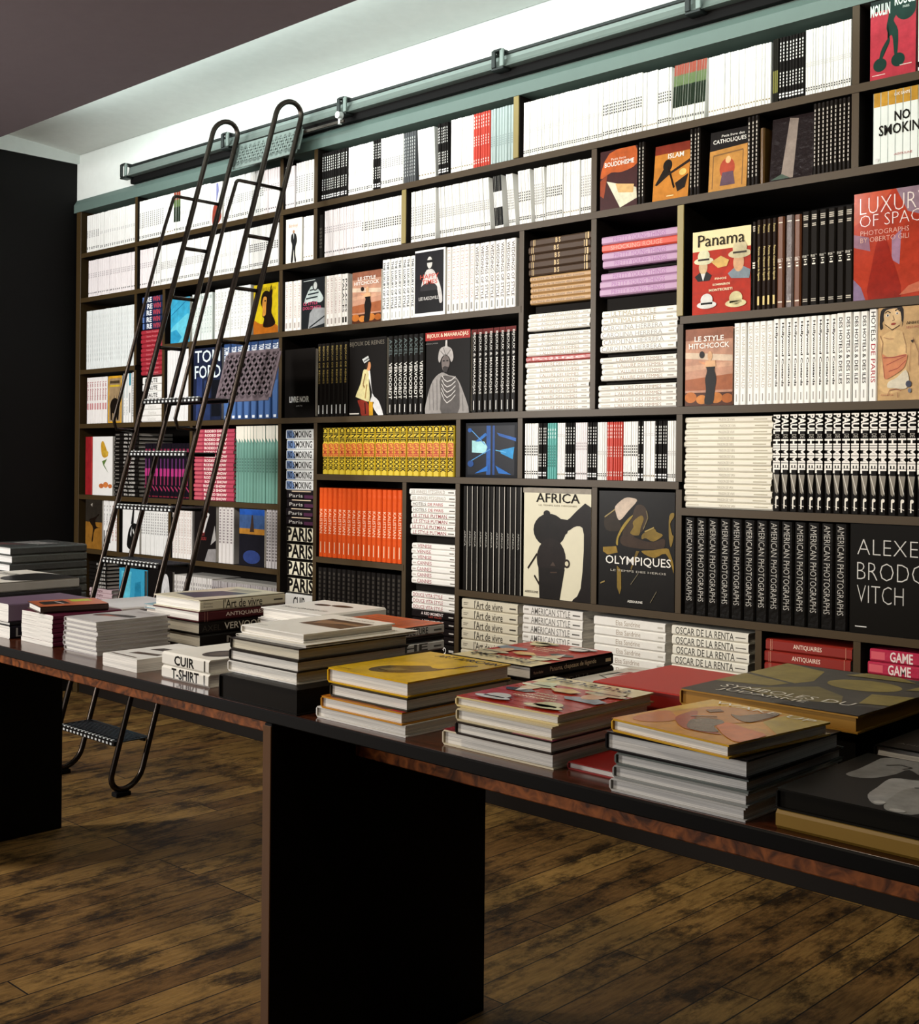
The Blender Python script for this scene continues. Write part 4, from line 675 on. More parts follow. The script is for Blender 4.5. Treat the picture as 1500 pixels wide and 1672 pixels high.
# ---- fifth row, right
stack('ivr', hard('#e9e4d4', [('t', 'MAISON DE VAN', .4, .3, .58, .75, '#9a9078'), ('r', .02, .45, .16, .6, '#c4bca6'), ('r', .8, .42, .95, .6, '#b4ac94')], rough=.4), 1113.5, 1257, Z5R, ZP(1114, 675), 15, 'cream hardcover lying flat', 'in the tall right stack', .22)
row('ph', hard('#14110f', [('t', 'PAUL', .0, .05, .20, .95, '#f0ece4', .04), ('t', 'DE', .205, .3, .245, .85, '#8f8a80', .02), ('t', 'HIMMEL', .255, .05, .60, .95, '#f0ece4', .04), ('p', [(.62, .1), (.8, .35), (.82, .6), (.7, .8), (.62, .9)], '#7d766a'), ('l', [(.62, .2), (.8, .75)], .03, '#d8d2c6'), ('e', .86, .6, .018, .2, '#e8e2d6'), ('r', .86, .4, .97, .56, '#e8e2d6'), ('p', [(.93, .2), (.95, .8), (.94, .8)], '#e8e2d6')], rough=.3), 1258.5, 1510, 17, Z5R, .282, 'black hardcover with bold white capitals', 'beside the cream stack', .24)
# ---- sixth row, right
row('ap', hard('#161412', [('t', 'AMERICAN PHOTOGRAPHS', .02, .22, .86, .72, '#b9b4ac', -.008)], rough=.2, wrap=.22), 1113, 1383, 13, Z6, .299, 'large black wrapped hardcover with thin grey lettering', 'in bottom right row', .24)
face('brod', hard('#14120f', (), rough=.2, front=[('t', 'ALEXEY', .10, .72, .98, .86, '#c9c6c0', -.022), ('t', 'BRODO', .10, .49, .92, .65, '#c9c6c0', -.022), ('t', 'VITCH', .10, .28, .66, .44, '#c9c6c0', -.022), ('r', .08, .055, .22, .064, '#d8d6d2')]), 1386, 1524, Z6, .304, .03, 'big black cover with three lines of large thin white letters')
# ---- fifth row, middle
row('cg', hard('#d8bc2e', [('r', .34, .03, .62, .97, '#dd9a2a'), ('t', 'CINE', .0, .08, .31, .92, '#2a230c', .03), ('t', 'GAME', .33, .08, .62, .92, '#b8401c', .03), ('t', 'BOOK', .63, .08, .92, .92, '#2a230c', .03)], rough=.4), 523, 738, 21, Z5M, .188, 'yellow hardcover with black and orange lettering', 'in the yellow row', .2)
face('blue', hard('#0d0f16', (), rough=.2, front=[('r', .05, .05, .95, .95, '#0a0d18'), ('p', [(.42, .05), (.50, .05), (.50, .95), (.42, .95)], '#1c4f96'), ('p', [(.54, .05), (.58, .05), (.58, .95), (.54, .95)], '#1a4588'), ('p', [(.14, .46), (.4, .44), (.44, .56), (.38, .66), (.14, .68)], '#9fe6f2'), ('p', [(.68, .5), (.95, .56), (.92, .34), (.7, .44)], '#1f8fd0'), ('p', [(.2, .66), (.4, .82), (.44, .78), (.28, .66)], '#1f66b4'), ('p', [(.62, .82), (.98, .72), (.98, .66), (.66, .76)], '#1a58a8'), ('l', [(.1, .9), (.4, .6)], .015, '#2a86c8'), ('l', [(.12, .3), (.5, .52)], .015, '#2a86c8'), ('l', [(.6, .5), (.8, .46)], .015, '#3aa8dc'), ('p', [(.2, .07), (.45, .22), (.45, .12)], '#1a66b8'), ('p', [(.6, .22), (.9, .06), (.66, .08)], '#1a66b8'), ('e', .1, .87, .04, .04, '#1a4f98'), ('e', .12, .25, .06, .06, '#16407c')]), 757, 843, Z5M, .195, .02, 'black square cover with glowing blue beams')
g5 = .190
def mg(k, sp, a, b, n, d, wh): row(k, sp, a, b, n, Z5M, g5, d, wh)
mg('mC', mC, 854, 876, 6, 'white paperback with dark ticks', 'at left of the mixed row')
mg('kA', kA, 876, 890, 4, 'black paperback', 'left of the teal ones in mixed row')
mg('tA', tA, 890, 906, 4, 'teal paperback', 'in the mixed paperback row')
mg('mD', mD, 907, 920, 4, 'white thin paperback', 'right of the teal ones in mixed row')
mg('kA', kA, 920, 936, 4, 'black paperback', 'third group right of the teal ones')
mg('mE', mE, 936, 956, 6, 'white paperback', 'left of the middle black group in mixed row')
mg('kA', kA, 956, 972, 4, 'black paperback with red foot mark', 'in the mixed row')
mg('mB', mB, 972, 988, 5, 'white paperback', 'left of the red ones in mixed row')
mg('rA', rA, 988, 1013, 7, 'bright red paperback', 'in the mixed paperback row')
mg('mC', mC, 1014, 1039, 7, 'white dark-lettered paperback', 'right of the red ones in mixed row')
mg('kA', kA, 1039, 1048, 2, 'black paperback', 'second group right of the red ones')
mg('mD', mD, 1048, 1067, 5, 'plain white paperback', 'between two black groups in mixed row')
mg('kA', kA, 1067, 1087, 5, 'black white-lettered paperback', 'near right end of mixed row')
mg('mB', mB, 1087, 1103, 4, 'white paperback', 'at right end of mixed row')
# ---- sixth row, middle
row('afs', hard('#15120f', [('t', 'AFRICA', .43, .35, .58, .62, '#b4b0a6'), ('r', .0, .90, 1, 1, '#c9c4b8')], rough=.25), 753, 850, 11, Z6, .377, 'tall black hardcover with pale edge', 'left of the AFRICA cover', .24)
face('afr', hard('#d6cfb4', (), rough=.35, front=[('r', 0, .955, 1, 1, '#8d8578'), ('p', [(.7, .74), (1, .84), (1, 0), (.74, 0), (.86, .12), (.9, .6), (.8, .67), (.66, .62), (.62, .68)], '#1a1411'), ('e', .40, .62, .24, .15, '#17120f'), ('e', .36, .77, .05, .03, '#17120f'), ('p', [(.5, .73), (.72, .72), (.66, .6), (.55, .55)], '#1a1411'), ('e', .43, .36, .215, .19, '#1f1815'), ('p', [(.24, .28), (.63, .28), (.56, .0), (.26, .0)], '#181310'), ('l', [(.22, .4), (.08, .26)], .02, '#2a211b'), ('l', [(.18, .2), (.26, .12)], .02, '#2a211b'), ('e', .66, .33, .045, .04, '#2a211b'), ('e', .66, .33, .025, .022, '#c9c1a6'), ('p', [(.42, .30), (.46, .34), (.50, .30)], '#4a3c34'), ('l', [(.42, .24), (.52, .245)], .01, '#4a3c34'), ('t', 'AFRICA', .2, .87, .84, .955, '#1a1411', .005), ('t', 'LE TEMPS DES ORIGINES', .24, .838, .8, .852, '#8a8066'), ('t', 'ASSOULINE', .04, .04, .24, .06, '#2a231c', .01)]), 853, 966, Z6, .377, .024, 'cream cover reading AFRICA with an upside-down dark head')
face('oly', hard('#14110e', (), rough=.22, front=[('r', 0, 0, 1, 1, '#13100d'), ('p', [(.442, .778), (.5, .88), (.6, .88), (.66, .8), (.643, .73), (.58, .66), (.42, .6), (.32, .60), (.36, .72)], '#3d2f22'), ('p', [(.077, .764), (.216, .832), (.244, .785), (.3, .702), (.256, .654), (.098, .661)], '#2e251b'), ('p', [(.223, .869), (.345, .94), (.444, .945), (.513, .922), (.4, .833), (.315, .763), (.265, .753), (.23, .813)], '#c7b4a2'),
    ('p', [(.462, .741), (.567, .798), (.601, .766), (.566, .697), (.538, .627), (.426, .639), (.469, .695)], '#7d662c'), ('p', [(.593, .642), (.731, .691), (.771, .664), (.852, .638), (.73, .581), (.634, .606), (.579, .596)], '#7d662c'), ('p', [(.298, .599), (.384, .629), (.579, .587), (.73, .576), (.865, .611), (.878, .548), (.81, .519), (.564, .513), (.326, .534)], '#3a2b20'),
    ('p', [(.059, .508), (.24, .522), (.261, .467), (.124, .444), (.058, .47)], '#8a6f2c'), ('p', [(.578, .494), (.729, .508), (.904, .531), (.944, .496), (.99, .398), (.99, .326), (.969, .379), (.89, .485), (.756, .445), (.647, .46)], '#8a6f2c'), ('p', [(.24, .541), (.248, .598), (.314, .693), (.4, .768), (.463, .792), (.328, .665), (.27, .589), (.262, .532)], '#9a8238'), ('p', [(.252, .354), (.309, .318), (.314, .158), (.292, .106), (.257, .165)], '#7d662c'), ('p', [(.509, .492), (.55, .489), (.494, .409), (.444, .318), (.437, .341)], '#6e5926'), ('p', [(.933, .802), (.99, .83), (.99, .794), (.945, .739), (.971, .65), (.99, .632), (.957, .541), (.931, .622)], '#7d662c'),
    ('l', [(.08, .77), (.22, .84)], .012, '#8a7438'), ('l', [(.64, .84), (.66, .78), (.6, .68)], .01, '#6e5f33'), ('l', [(.62, .66), (.74, .7)], .012, '#9a8238'), ('l', [(.44, .2), (.54, .3)], .008, '#5f563f'), ('l', [(.7, .06), (.78, .16)], .008, '#5f563f'), ('l', [(.03, .19), (.09, .21)], .012, '#8a7438'), ('t', 'OLYMPIQUES', .10, .355, .96, .44, '#ece8df', .005), ('t', 'LE TEMPS DES HEROS', .17, .305, .9, .322, '#b9b3a6'), ('t', 'ASSOULINE', .4, .045, .6, .065, '#e8e4da', .02)]), 977, 1103, Z6, .374, .024, 'black and gold cover reading OLYMPIQUES')
row('kal', hard('#d9541f', [('t', 'KALISTIAN', .31, .25, .66, .85, '#efd2b4'), ('r', .78, .42, .94, .56, '#efd9b9')], rough=.22, wrap=.2), 518, 656, 17, ZO, .282, 'orange hardcover with pale lettering', 'in the orange row', .22)
row('blr', hard('#191614', D(.05, .9, 16, '#3d3832', .3, .7), rough=.4), 518, 656, 17, .45, .33, 'black hardcover with faint dotted spine', 'below the orange row', .22)
# ---- column of thick books left of the yellow row
x = 464; zc = [ZP(x, y) for y in (805, 706)]
stack('nsm', hard('#dfe0de', [('p', [(.02, .1), (.34, .1), (.24, .9), (.02, .9)], '#6a82ac'), ('t', 'NO', .06, .15, .22, .85, Bk, .025), ('t', 'SMOKING', .27, .15, .92, .85, Bk, .018)], rough=.22, wrap=.2), 464, 509, zc[0], zc[1], 6, 'white spine lettered NO SMOKING', 'in the narrow column', .22)
stack('dkp', hard('#1a1517', [('t', 'Paris', .1, .2, .6, .6, '#b9b4ae'), ('r', .66, .1, .98, .5, '#4a2840'), ('r', .2, .86, .9, .97, '#c9b49a')], rough=.25), 465, 509, ZP(x, 862), zc[0]-.0005, 4, 'black and purple book', 'in the narrow column', .22)
stack('par', hard('#15120f', [('r', .04, .08, 1, .92, '#e6dfc6'), ('t', 'PARIS', .03, .08, .98, .92, '#15120f', .035)], rough=.3), 466, 510, ZP(x, 972), ZP(x, 862)-.0005, 4, 'thick book with huge black PARIS letters', 'in narrow column', .22)
stack('cui', hard('#eceae4', [('t', 'CUIR', .3, .15, .75, .85, '#1d1a18', .02)]), 466, 510, ZP(x, 1000), ZP(x, 972)-.0005, 1, 'white book lettered CUIR', 'at narrow column foot', .22)
# ---- narrow pile right of the orange row
x = 668
ann = hard('#ece9e2', [('t', 'LES ANNEES FITZGERALD', .04, .25, .78, .8, '#8d8272'), ('r', .85, .4, .97, .6, '#6a645a')])
hop = hard('#ece9e2', [('t', 'HOTELS', .04, .25, .34, .8, '#4a443c', .01), ('t', 'DE PARIS', .38, .25, .72, .8, '#a03038', .01), ('r', .85, .4, .97, .6, '#6a645a')])
put_ = hard('#ece9e2', [('t', 'LE STYLE PUTMAN', .05, .2, .8, .85, '#8c3038', .01), ('r', .84, .4, .97, .6, '#6a645a')])
stack('ann', ann, 667, 742, ZP(x, 819), ZP(x, 799), 2, 'white hardcover with beige lettering', 'at the small pile top', .2)
stack('hop', hop, 669, 742, ZP(x, 838), ZP(x, 819)-.0005, 2, 'white hardcover lettered HOTELS DE PARIS', 'in small pile', .2)
stack('put', put_, 669, 742, ZP(x, 874), ZP(x, 838)-.0005, 4, 'white hardcover lettered LE STYLE', 'in the small pile', .2)
stack('gk7', hard(Bk), 672, 740, ZP(x, 887), ZP(x, 874)-.0005, 1, 'black gap filler', 'above the VENISE books', .18, .03)  # added black filler, here and under CANNES, where the pile has dark gaps
pl = lambda t1, c: hard('#ece9e2', [('t', t1, .13, .2, .46, .85, c, .01), ('r', .02, .4, .1, .6, '#b9b2a6'), ('r', .88, .4, .98, .6, '#6a645a')])
stack('ven', pl('VENISE', '#a05058'), 671, 742, ZP(x, 914), ZP(x, 887)-.0005, 3, 'white hardcover lettered VENISE', 'in the small pile', .2)
stack('can', pl('CANNES', '#a05058'), 670, 743, ZP(x, 953), ZP(x, 914)-.0005, 4, 'white hardcover lettered CANNES', 'in the small pile', .2)
stack('gk8', hard(Bk), 672, 740, ZP(x, 966), ZP(x, 953)-.0005, 1, 'black gap filler', 'under the CANNES books', .18, .03)
stack('dou', hard('#ece9e2', [('t', 'DOUCE VITA STYLE', .03, .2, .72, .85, '#a04a52', .01), ('r', .86, .4, .98, .6, '#6a645a')]), 671, 743, ZP(x, 995), ZP(x, 966)-.0005, 3, 'white hardcover with rose lettering', 'under the black gap', .2)
stack('rk', hard('#191414', [('t', 'A RED MOMENT', .22, .45, .74, .85, '#e6d8d4', .01), ('t', 'LES AILES', .4, .12, .7, .4, '#a8483c'), ('r', .86, .4, .97, .55, '#c9c4bc')], rough=.2, wrap=.2), 672, 743, ZP(x, 1045), ZP(x, 995)-.0005, 4, 'black hardcover with rose and white lettering', 'in small pile', .2)
stack('dan', hard('#171412', [('t', 'DANIEL BOULUD', .1, .2, .8, .8, '#efece6', .02), ('r', .86, .4, .97, .6, '#c9c4bc')]), 672, 743, ZP(x, 1064), ZP(x, 1045)-.0005, 1, 'black hardcover with white capitals', 'at small pile foot', .2)
# ---- bottom row piles behind the table
def pile(k, sp, x0, x1, ytop, n, t, d, wh, w=.2):
    zt = ZP(x0, ytop); stack(k, sp, x0, x1, .50, zt, max(2, round((zt-.50)/t)), d, wh, w, jit=.003)
pile('adv', hard('#d5cdb6', [('t', "l'Art de vivre", .23, .1, .74, .92, '#3a332a', .01), ('r', .03, .55, .12, .62, '#7a7260'), ('r', .03, .38, .1, .45, '#7a7260'), ('r', .86, .4, .97, .55, '#4a4438')]), 753, 844, 976, 7, .0345, "cream hardcover with l'Art de vivre lettering", 'under the black row')
pile('ams', hard('#e4e0d8', [('t', 'AMERICAN STYLE', .14, .12, .8, .88, '#6e6a64', .005), ('r', .02, .5, .1, .7, '#a8a298'), ('r', .84, .4, .96, .55, '#5a564e')]), 853, 950, 986, 7, .0335, 'white hardcover with AMERICAN STYLE lettering', 'under the AFRICA cover')
pile('elt', hard('#ebe8e0', [('t', 'Elsa Sandrine', .32, .25, .66, .8, '#a08f7c'), ('r', .9, .4, .97, .6, '#c4bfb4')], rough=.3, wrap=.15), 969, 1085, 1001, 8, .033, 'thick white hardcover with small beige lettering', 'under the OLYMPIQUES cover')
pile('osc', hard('#e6e2d4', [('t', 'OSCAR DE LA RENTA', .05, .12, .82, .88, '#4a463c', .01), ('r', .84, .42, .97, .52, '#5a564e')]), 1097, 1222, 1014, 9, .0295, 'ivory hardcover with wide serif capitals', 'left of the red pile')
pile('ant', hard('#8a2216', [('t', 'ANTIQUAIRES', .33, .3, .66, .75, '#e8d2c0', .01), ('r', .055, .02, .06, .98, '#c98a70'), ('r', .075, .02, .08, .98, '#c98a70'), ('r', .93, .02, .935, .98, '#c98a70')]), 1247, 1389, 1033, 5, .034, 'dark red hardcover with ANTIQUAIRES lettering', 'behind the big olive box')
pile('gam', hard('#b5304c', [('t', 'GAME', .32, .1, .68, .9, '#efdcd8', .02), ('r', .02, .2, .24, .8, '#d8606c')], rough=.2, wrap=.35), 1419, 1524, 1046, 5, .034, 'pink-red shrink-wrapped book with GAME lettering', 'at far right')
# ---- left column, below the fourth shelf
face('fl', soft('#eeece8', (), rough=.35, front=[('r', 0, 0, .27, 1, '#8e1f24'), ('r', .22, 0, .245, 1, '#b33a34'), ('p', [(.58, .88), (.66, .92), (.78, .78), (.84, .68), (.7, .64), (.6, .7)], '#c99a2c'), ('e', .74, .72, .11, .045, '#d8a83c'), ('p', [(.62, .58), (.8, .62), (.7, .52), (.86, .38), (.68, .5)], '#5d7a3c'), ('e', .6, .16, .09, .04, '#c4703c'), ('e', .76, .18, .09, .05, '#c9783c'), ('e', .92, .16, .07, .035, '#c4703c')]), 138, 182, Z5L, .298, .016, 'white cover with red spine band and yellow flowers')
stack('bkl', hard('#161311', [('r', .04, .35, .2, .65, '#6a655e'), ('t', 'PETRA', .4, .25, .55, .75, '#e6e2da', .01), ('t', 'SACRED', .6, .25, .85, .75, '#e6e2da', .01)], rough=.35), 184, 223, Z5L, ZP(184, 717), 16, 'black book with white lettering lying flat', 'in far left pile', .2)
row('pkb', hard('#17121a', [('r', .1, .2, .2, .8, '#7a2440'), ('r', .28, .25, .46, .6, '#5a2a5c'), ('r', .46, .15, .6, .85, '#b03478'), ('r', .6, .3, .76, .6, '#8c2c54'), ('p', [(.8, .1), (.88, .9), (.84, .9), (.77, .1)], '#a03058'), ('r', .96, .1, .98, .9, '#7a2030')], rough=.25, wrap=.2), 233, 308, 12, Z5L, .262, 'black book with magenta marks', 'behind the ladder treads', .2)
stack('pkh', hard('#b5485c', [('t', 'RODEO SHOW', .26, .15, .82, .85, '#efdfd8', .03), ('r', .02, .2, .2, .8, '#c9606c')], rough=.2, wrap=.2), 312.5, 379, Z5L, ZP(313, 709), 17, 'pink book with white lettering lying flat', 'behind the ladder', .2)
row('grn', soft('#6d9a8c', [('p', [(0, 0), (.16, 0), (.22, 1), (0, 1)], '#e6e2d2')]+D(.42, .62, 5, '#4f7468', .3, .7)), 382, 453, 14, Z5L, .335, 'sage green paperback with cream head', 'right of the pink pile', .2)
face('brn', soft('#5a4424', (), rough=.22, wrap=.15, front=[('r', 0, .55, 1, 1, '#2b2620'), ('r', 0, .0, 1, .55, '#8a5f24'), ('p', [(.3, .9), (.42, .94), (.4, .86)], '#9a948a'), ('p', [(.24, .6), (.6, .66), (.78, .72), (.82, .7), (.6, .6), (.66, .46), (.9, .44), (.56, .4), (.44, .16), (.38, .18), (.46, .42), (.3, .52)], '#1c130d')]), 139, 166, Z6, .255, .014, 'brown cover with a leaping dark figure')
row('wla', soft('#ecebe8', [('t', 'Le Style', .1, .3, .5, .7, '#555555', .02), ('r', .6, .3, .85, .7, '#2a2a2a')]), 167, 180, 3, Z6, .262, 'white paperback with dark lettering', 'right of the leaping figure', .18)
row('wlb', soft('#ecebe8', [('t', 'LES ANNEES', .1, .3, .8, .7, '#b05a44')]), 180, 191, 2, Z6, .262, 'white paperback with rust lettering', 'right of the leaping figure', .18)
face('blkf', soft('#e9e9e6', (), rough=.35, front=[('p', [(.3, .12), (.66, .08), (.9, .4), (.86, .6), (.6, .62), (.4, .5), (.3, .3)], '#121110'), ('p', [(.5, .6), (.6, .9), (.7, .92), (.66, .62)], '#1a1918'), ('p', [(.46, .4), (.56, .56), (.52, .34)], '#e0e0dc'), ('l', [(.62, .5), (.72, .36)], .05, '#e0e0dc')]), 199, 227, Z6, .235, .012, 'white cover with a black gloved shape behind the ladder')
row('wlc', soft('#e6e6e3', D(.15, .6, 8, '#9a9a98', .3, .7)), 229, 274, 12, Z6, .238, 'white paperback with dotted grey spine', 'left of a ladder post', .18)
row('wld', soft('#e9e5e0', [('t', 'LES ANNEES FOLLES', .06, .3, .9, .72, '#a88474')]), 280, 312, 7, Z6, .240, 'white paperback with pinkish lettering', 'behind right ladder rails', .18)
face('zeb', soft('#181414', (), rough=.25, front=[('p', [(.3, .56), (.56, .9), (.7, .86), (.46, .5)], '#cfcac6'), ('l', [(.34, .6), (.52, .74)], .03, '#181414'), ('l', [(.4, .7), (.6, .82)], .03, '#181414'), ('p', [(.76, .3), (.94, .66), (1, .4)], '#a8a4a0'), ('t', 'LOST', .2, .46, .5, .52, '#a83a38', .01), ('t', 'LOULOU', .2, .38, .56, .44, '#a83a38', .01), ('p', [(.5, .0), (1, .0), (1, .24), (.66, .22)], '#8d8988')]), 316, 352, Z6, .262, .014, 'black cover with a striped figure and red letters low behind the ladder')
row('wle', soft('#d9d4d0', D(.04, .66, 12, '#8a7f80', .3, .7)), 355, 380, 4, Z6, .258, 'pale paperback with dense grey lettering', 'left of the tower cover', .18)
face('eif', soft('#141620', (), rough=.25, front=[('r', 0, .62, 1, 1, '#3a5480'), ('r', 0, .9, 1, 1, '#2450a0'), ('r', 0, .56, 1, .66, '#a8742c'), ('p', [(.42, .6), (.5, .9), (.54, .9), (.6, .6)], '#3c2c24'), ('r', 0, 0, 1, .56, '#16151c'), ('e', .5, .16, .34, .12, '#2c3c70')]), 390, 431, Z6, .248, .016, 'dark blue cover with a tower at dusk')
row('wlf', soft('#b9b4b4', D(.04, .9, 16, '#6a6466', .3, .7)), 433, 453, 4, Z6, .258, 'grey paperback with dense lettering', 'right of the tower cover', .18)
ZL = ZB
stack('bka', hard('#151210', [('t', 'ALLURE DE VIE', .45, .2, .95, .8, '#d9d5cd', .02)]), 144, 172, .555, ZP(146, 927), 7, 'black book with white lettering', 'low in the left corner', .2)
stack('bkp', hard('#c9b0b4', [('t', 'Le Style', .15, .2, .6, .8, '#5a2a34', .02)]), 145, 181, ZL, .5545, 7, 'pinkish book', 'under the black ones in the left corner', .2)
face('aqua', hard('#3a9cc0', (), rough=.15, wrap=.3, front=[('p', [(.2, .1), (.4, .2), (.5, .95), (.1, .95)], '#5cb8d4'), ('p', [(.6, .3), (.9, .3), (.85, .8), (.64, .76)], '#2a84a8')]), 194, 236, ZL, .275, .02, 'turquoise shrink-wrapped cover low behind the ladder')
face('blkq', hard('#141110', (), rough=.25, front=[('p', [(.5, .1), (.7, .1), (.9, .5), (.84, .9), (.66, .92), (.56, .6)], '#d9d6d2'), ('p', [(.66, .3), (.76, .5), (.7, .7)], '#141110')]), 241, 281, ZL, .285, .02, 'black cover with a pale curved shape low behind the ladder')
row('low', soft('#d6d2cd', D(.1, .5, 5, '#8a8684', .3, .7)), 284, 345, 16, ZL, .275, 'pale paperback', 'in the low row behind the table')
row('low2', soft('#a8a2a2', D(.1, .6, 6, '#6a6464', .3, .7)), 345, 453, 28, ZL, .27, 'greyish paperback', 'in the low row behind the table')
# the 300 slim paperbacks that show largest stand as books of their own, the small far ones as one block
SLIM.sort(key=lambda q: -q[0])
for q, args in SLIM[:300]: put(*args)
blk = MB()
for q, (name, key, w, h, t, sp, rot, off, base, label, group, tl) in SLIM[300:]:
    me, _ = meshes(key, w, h, t, sp); mw = Matrix.Translation(Vector(base)) @ tl.to_4x4() @ Matrix.Translation(Vector(off)) @ rot.to_4x4()
    vs = [tuple(mw @ v.co) for v in me.vertices]; n0 = len(blk.v); blk.v += vs
    for p in me.polygons: blk.f.append(tuple(i+n0 for i in p.vertices)); blk.mi.append(blk.mat(me.materials[p.material_index]))
o = blk.build('slim_paperbacks'); o['kind'] = 'stuff'
tag(o, 'small slim paperbacks, mostly white, filling the far left of the top two shelves', 'books')
# ------------------------------------------------------------------ books on the table
TZ = .7508
TROT = {'L': 0., 'F': math.pi/2, 'R': math.pi, 'B': -math.pi/2}
def tbook(key, sp, x0, x1, y0, y1, z, t, label, side='L', ang=0., name='hardcover_book', group=None):
    dx, dy = x1-x0, y1-y0; w, h = (dx, dy) if side in 'LR' else (dy, dx)
    rm = Matrix.Rotation(TROT[side], 3, 'Z'); off = -(rm @ Vector((w/2, 0, 0)))
    return put(name, key, w, h, t, sp, rm, off, ((x0+x1)/2, (y0+y1)/2, z), label, group, Matrix.Rotation(ang, 3, 'Z'))
GL = dict(rough=.16)
pan_sp = lambda c: [('t', 'Panama, chapeaux de légende', .22, .3, .78, .75, c), ('t', 'Martine Buchet', .03, .4, .14, .6, c), ('r', .9, .35, .97, .6, c)]
# stack with the yellow mask cover
tbook('s1d', hard('#d9d6d0', pages=PAP), -1.714, -1.478, -1.775, -1.50, TZ, .0205, 'bottom white book of the stack under the yellow mask cover')
tbook('s1c', hard('#c98a2c', front=[('r', 0, 0, 1, .2, '#a8631c'), ('p', [(.1, .02), (.5, .06), (.8, .0), (.9, .2), (.2, .2)], '#7a3a18'), ('r', .85, 0, 1, 1, '#b0281c')], **GL), -1.695, -1.482, -1.78, -1.51, TZ+.0208, .0215, 'orange-covered book second from bottom under the yellow mask cover')
tbook('s1b', hard('#3a352c', **GL), -1.682, -1.480, -1.770, -1.505, TZ+.0426, .0225, 'dark-covered book directly under the yellow mask cover')
mask = [('r', 0, 0, 1, 1, '#d9a81c'), ('p', [(.28, .2), (.4, .12), (.62, .2), (.74, .36), (.78, .52), (.66, .5), (.56, .54), (.44, .46), (.3, .36)], '#3a2a14'), ('p', [(.44, .42), (.58, .47), (.66, .42), (.56, .36)], '#14110e'), ('l', [(.72, .48), (.8, .58), (.8, .7), (.86, .78)], .035, '#6a4318'), ('p', [(.34, .22), (.5, .2), (.6, .3), (.46, .34)], '#6a5a34'), ('t', 'ART AFRICAIN', .22, .86, .97, .94, '#4a3a0c', .01), ('t', 'ASSOULINE', .04, .05, .22, .075, '#8a6a14')]
tbook('s1a', hard('#d9a81c', front=mask, **GL), -1.694, -1.483, -1.766, -1.500, TZ+.0655, .0265, 'yellow book reading ART AFRICAIN on top of its stack')
# stack with the red straw hat cover at the front
tbook('s2d', hard('#d6cbb0', pages=PAP, front=[('r', 0, 0, 1, 1, '#7a2430')], **GL), -1.404, -1.167, -1.762, -1.50, TZ, .025, 'cream-edged bottom book of the front straw hat stack')
tbook('s2c', hard('#2b2320', front=[('r', .6, 0, 1, 1, '#8a2a50')], **GL), -1.366, -1.162, -1.772, -1.51, TZ+.0253, .0205, 'dark book second from bottom in the front straw hat stack')
tbook('s2b', hard('#cdbf9c', **GL), -1.368, -1.165, -1.768, -1.508, TZ+.0461, .0205, 'cream-edged book just below the front red straw hat cover')
tbook('s2a', hard('#d9c690', spine=pan_sp('#2a2016'), front=panama, **GL), -1.380, -1.164, -1.757, -1.500, TZ+.0668, .0165, 'red straw hat cover on top of the front stack', ang=.01)
# stack with the orange face cover
for i, (z, t, x0, x1, y0, y1, l) in enumerate(((0, .0185, -1.040, -.820, -1.792, -1.525, 'bottom grey-edged book of the stack under the orange face'), (.0188, .0185, -1.036, -.818, -1.79, -1.522, 'second grey-edged book up in the stack under the orange face'), (.0376, .0175, -1.034, -.818, -1.788, -1.518, 'third grey-edged book up with green-black jacket under the orange face'))):
    tbook('s3%d' % i, hard(['#b9b8b5', '#8e908e', '#5f6664'][i], pages=PGREY, spine=[], **GL), x0, x1, y0, y1, TZ+z, t, l, ang=.0)
tbook('s3k', hard('#1c191a', pages=PGREY, front=[('t', 'ASSOULINE', .55, .03, .9, .05, '#d8d4cc', .01), ('r', .0, .0, 1, .02, '#2a2426')], **GL), -1.050, -.815, -1.788, -1.535, TZ+.0556, .026, 'wide black book directly under the orange face cover', ang=-.02)
wake = [('r', 0, 0, 1, 1, '#cf8a1c'), ('p', [(0, .45), (0, 1), (.5, 1), (.75, .96), (.4, .9), (.15, .72), (.1, .5)], '#d9a020'), ('p', [(.7, .99), (1, 1), (1, .45), (.72, .66), (.68, .85)], '#b3962a'), ('p', [(.058, .164), (.053, .448), (.164, .415), (.314, .279), (.267, .126), (.147, .077)], '#c06a1e'),
    ('p', [(.24, .42), (.145, .692), (.239, .867), (.444, .89), (.568, .98), (.661, .885), (.695, .658), (.649, .539), (.593, .412), (.624, .265), (.467, .287), (.33, .33)], '#b5701f'), ('p', [(.294, .294), (.22, .42), (.2, .6), (.3, .5), (.42, .34), (.60, .24), (.79, .18), (.676, .14), (.498, .143)], '#9c3a18'),
    ('p', [(.601, .348), (.585, .475), (.76, .432), (.986, .366), (1, .1), (.833, .16), (.7, .26)], '#d0672c'), ('p', [(.381, .345), (.398, .434), (.497, .497), (.584, .438), (.605, .317), (.725, .222), (.651, .151), (.519, .163)], '#5e5048'),
    ('p', [(.429, .686), (.508, .692), (.548, .846), (.61, .947), (.661, .885), (.676, .713), (.676, .58), (.583, .583)], '#5c3a20'), ('p', [(.227, .665), (.28, .757), (.346, .714), (.305, .618)], '#6a3a18'), ('l', [(.3, .44), (.42, .56)], .02, '#5a3420'), ('l', [(.35, .42), (.46, .52)], .015, '#5a3420'), ('t', 'WAKE UP', .1, .88, .94, .955, '#e6dcc4', -.005)]
tbook('s3a', hard('#c99a2a', front=wake, rough=.2), -1.032, -.822, -1.795, -1.565, TZ+.0824, .0185, 'orange and gold face cover reading WAKE UP on its stack', ang=-.12)
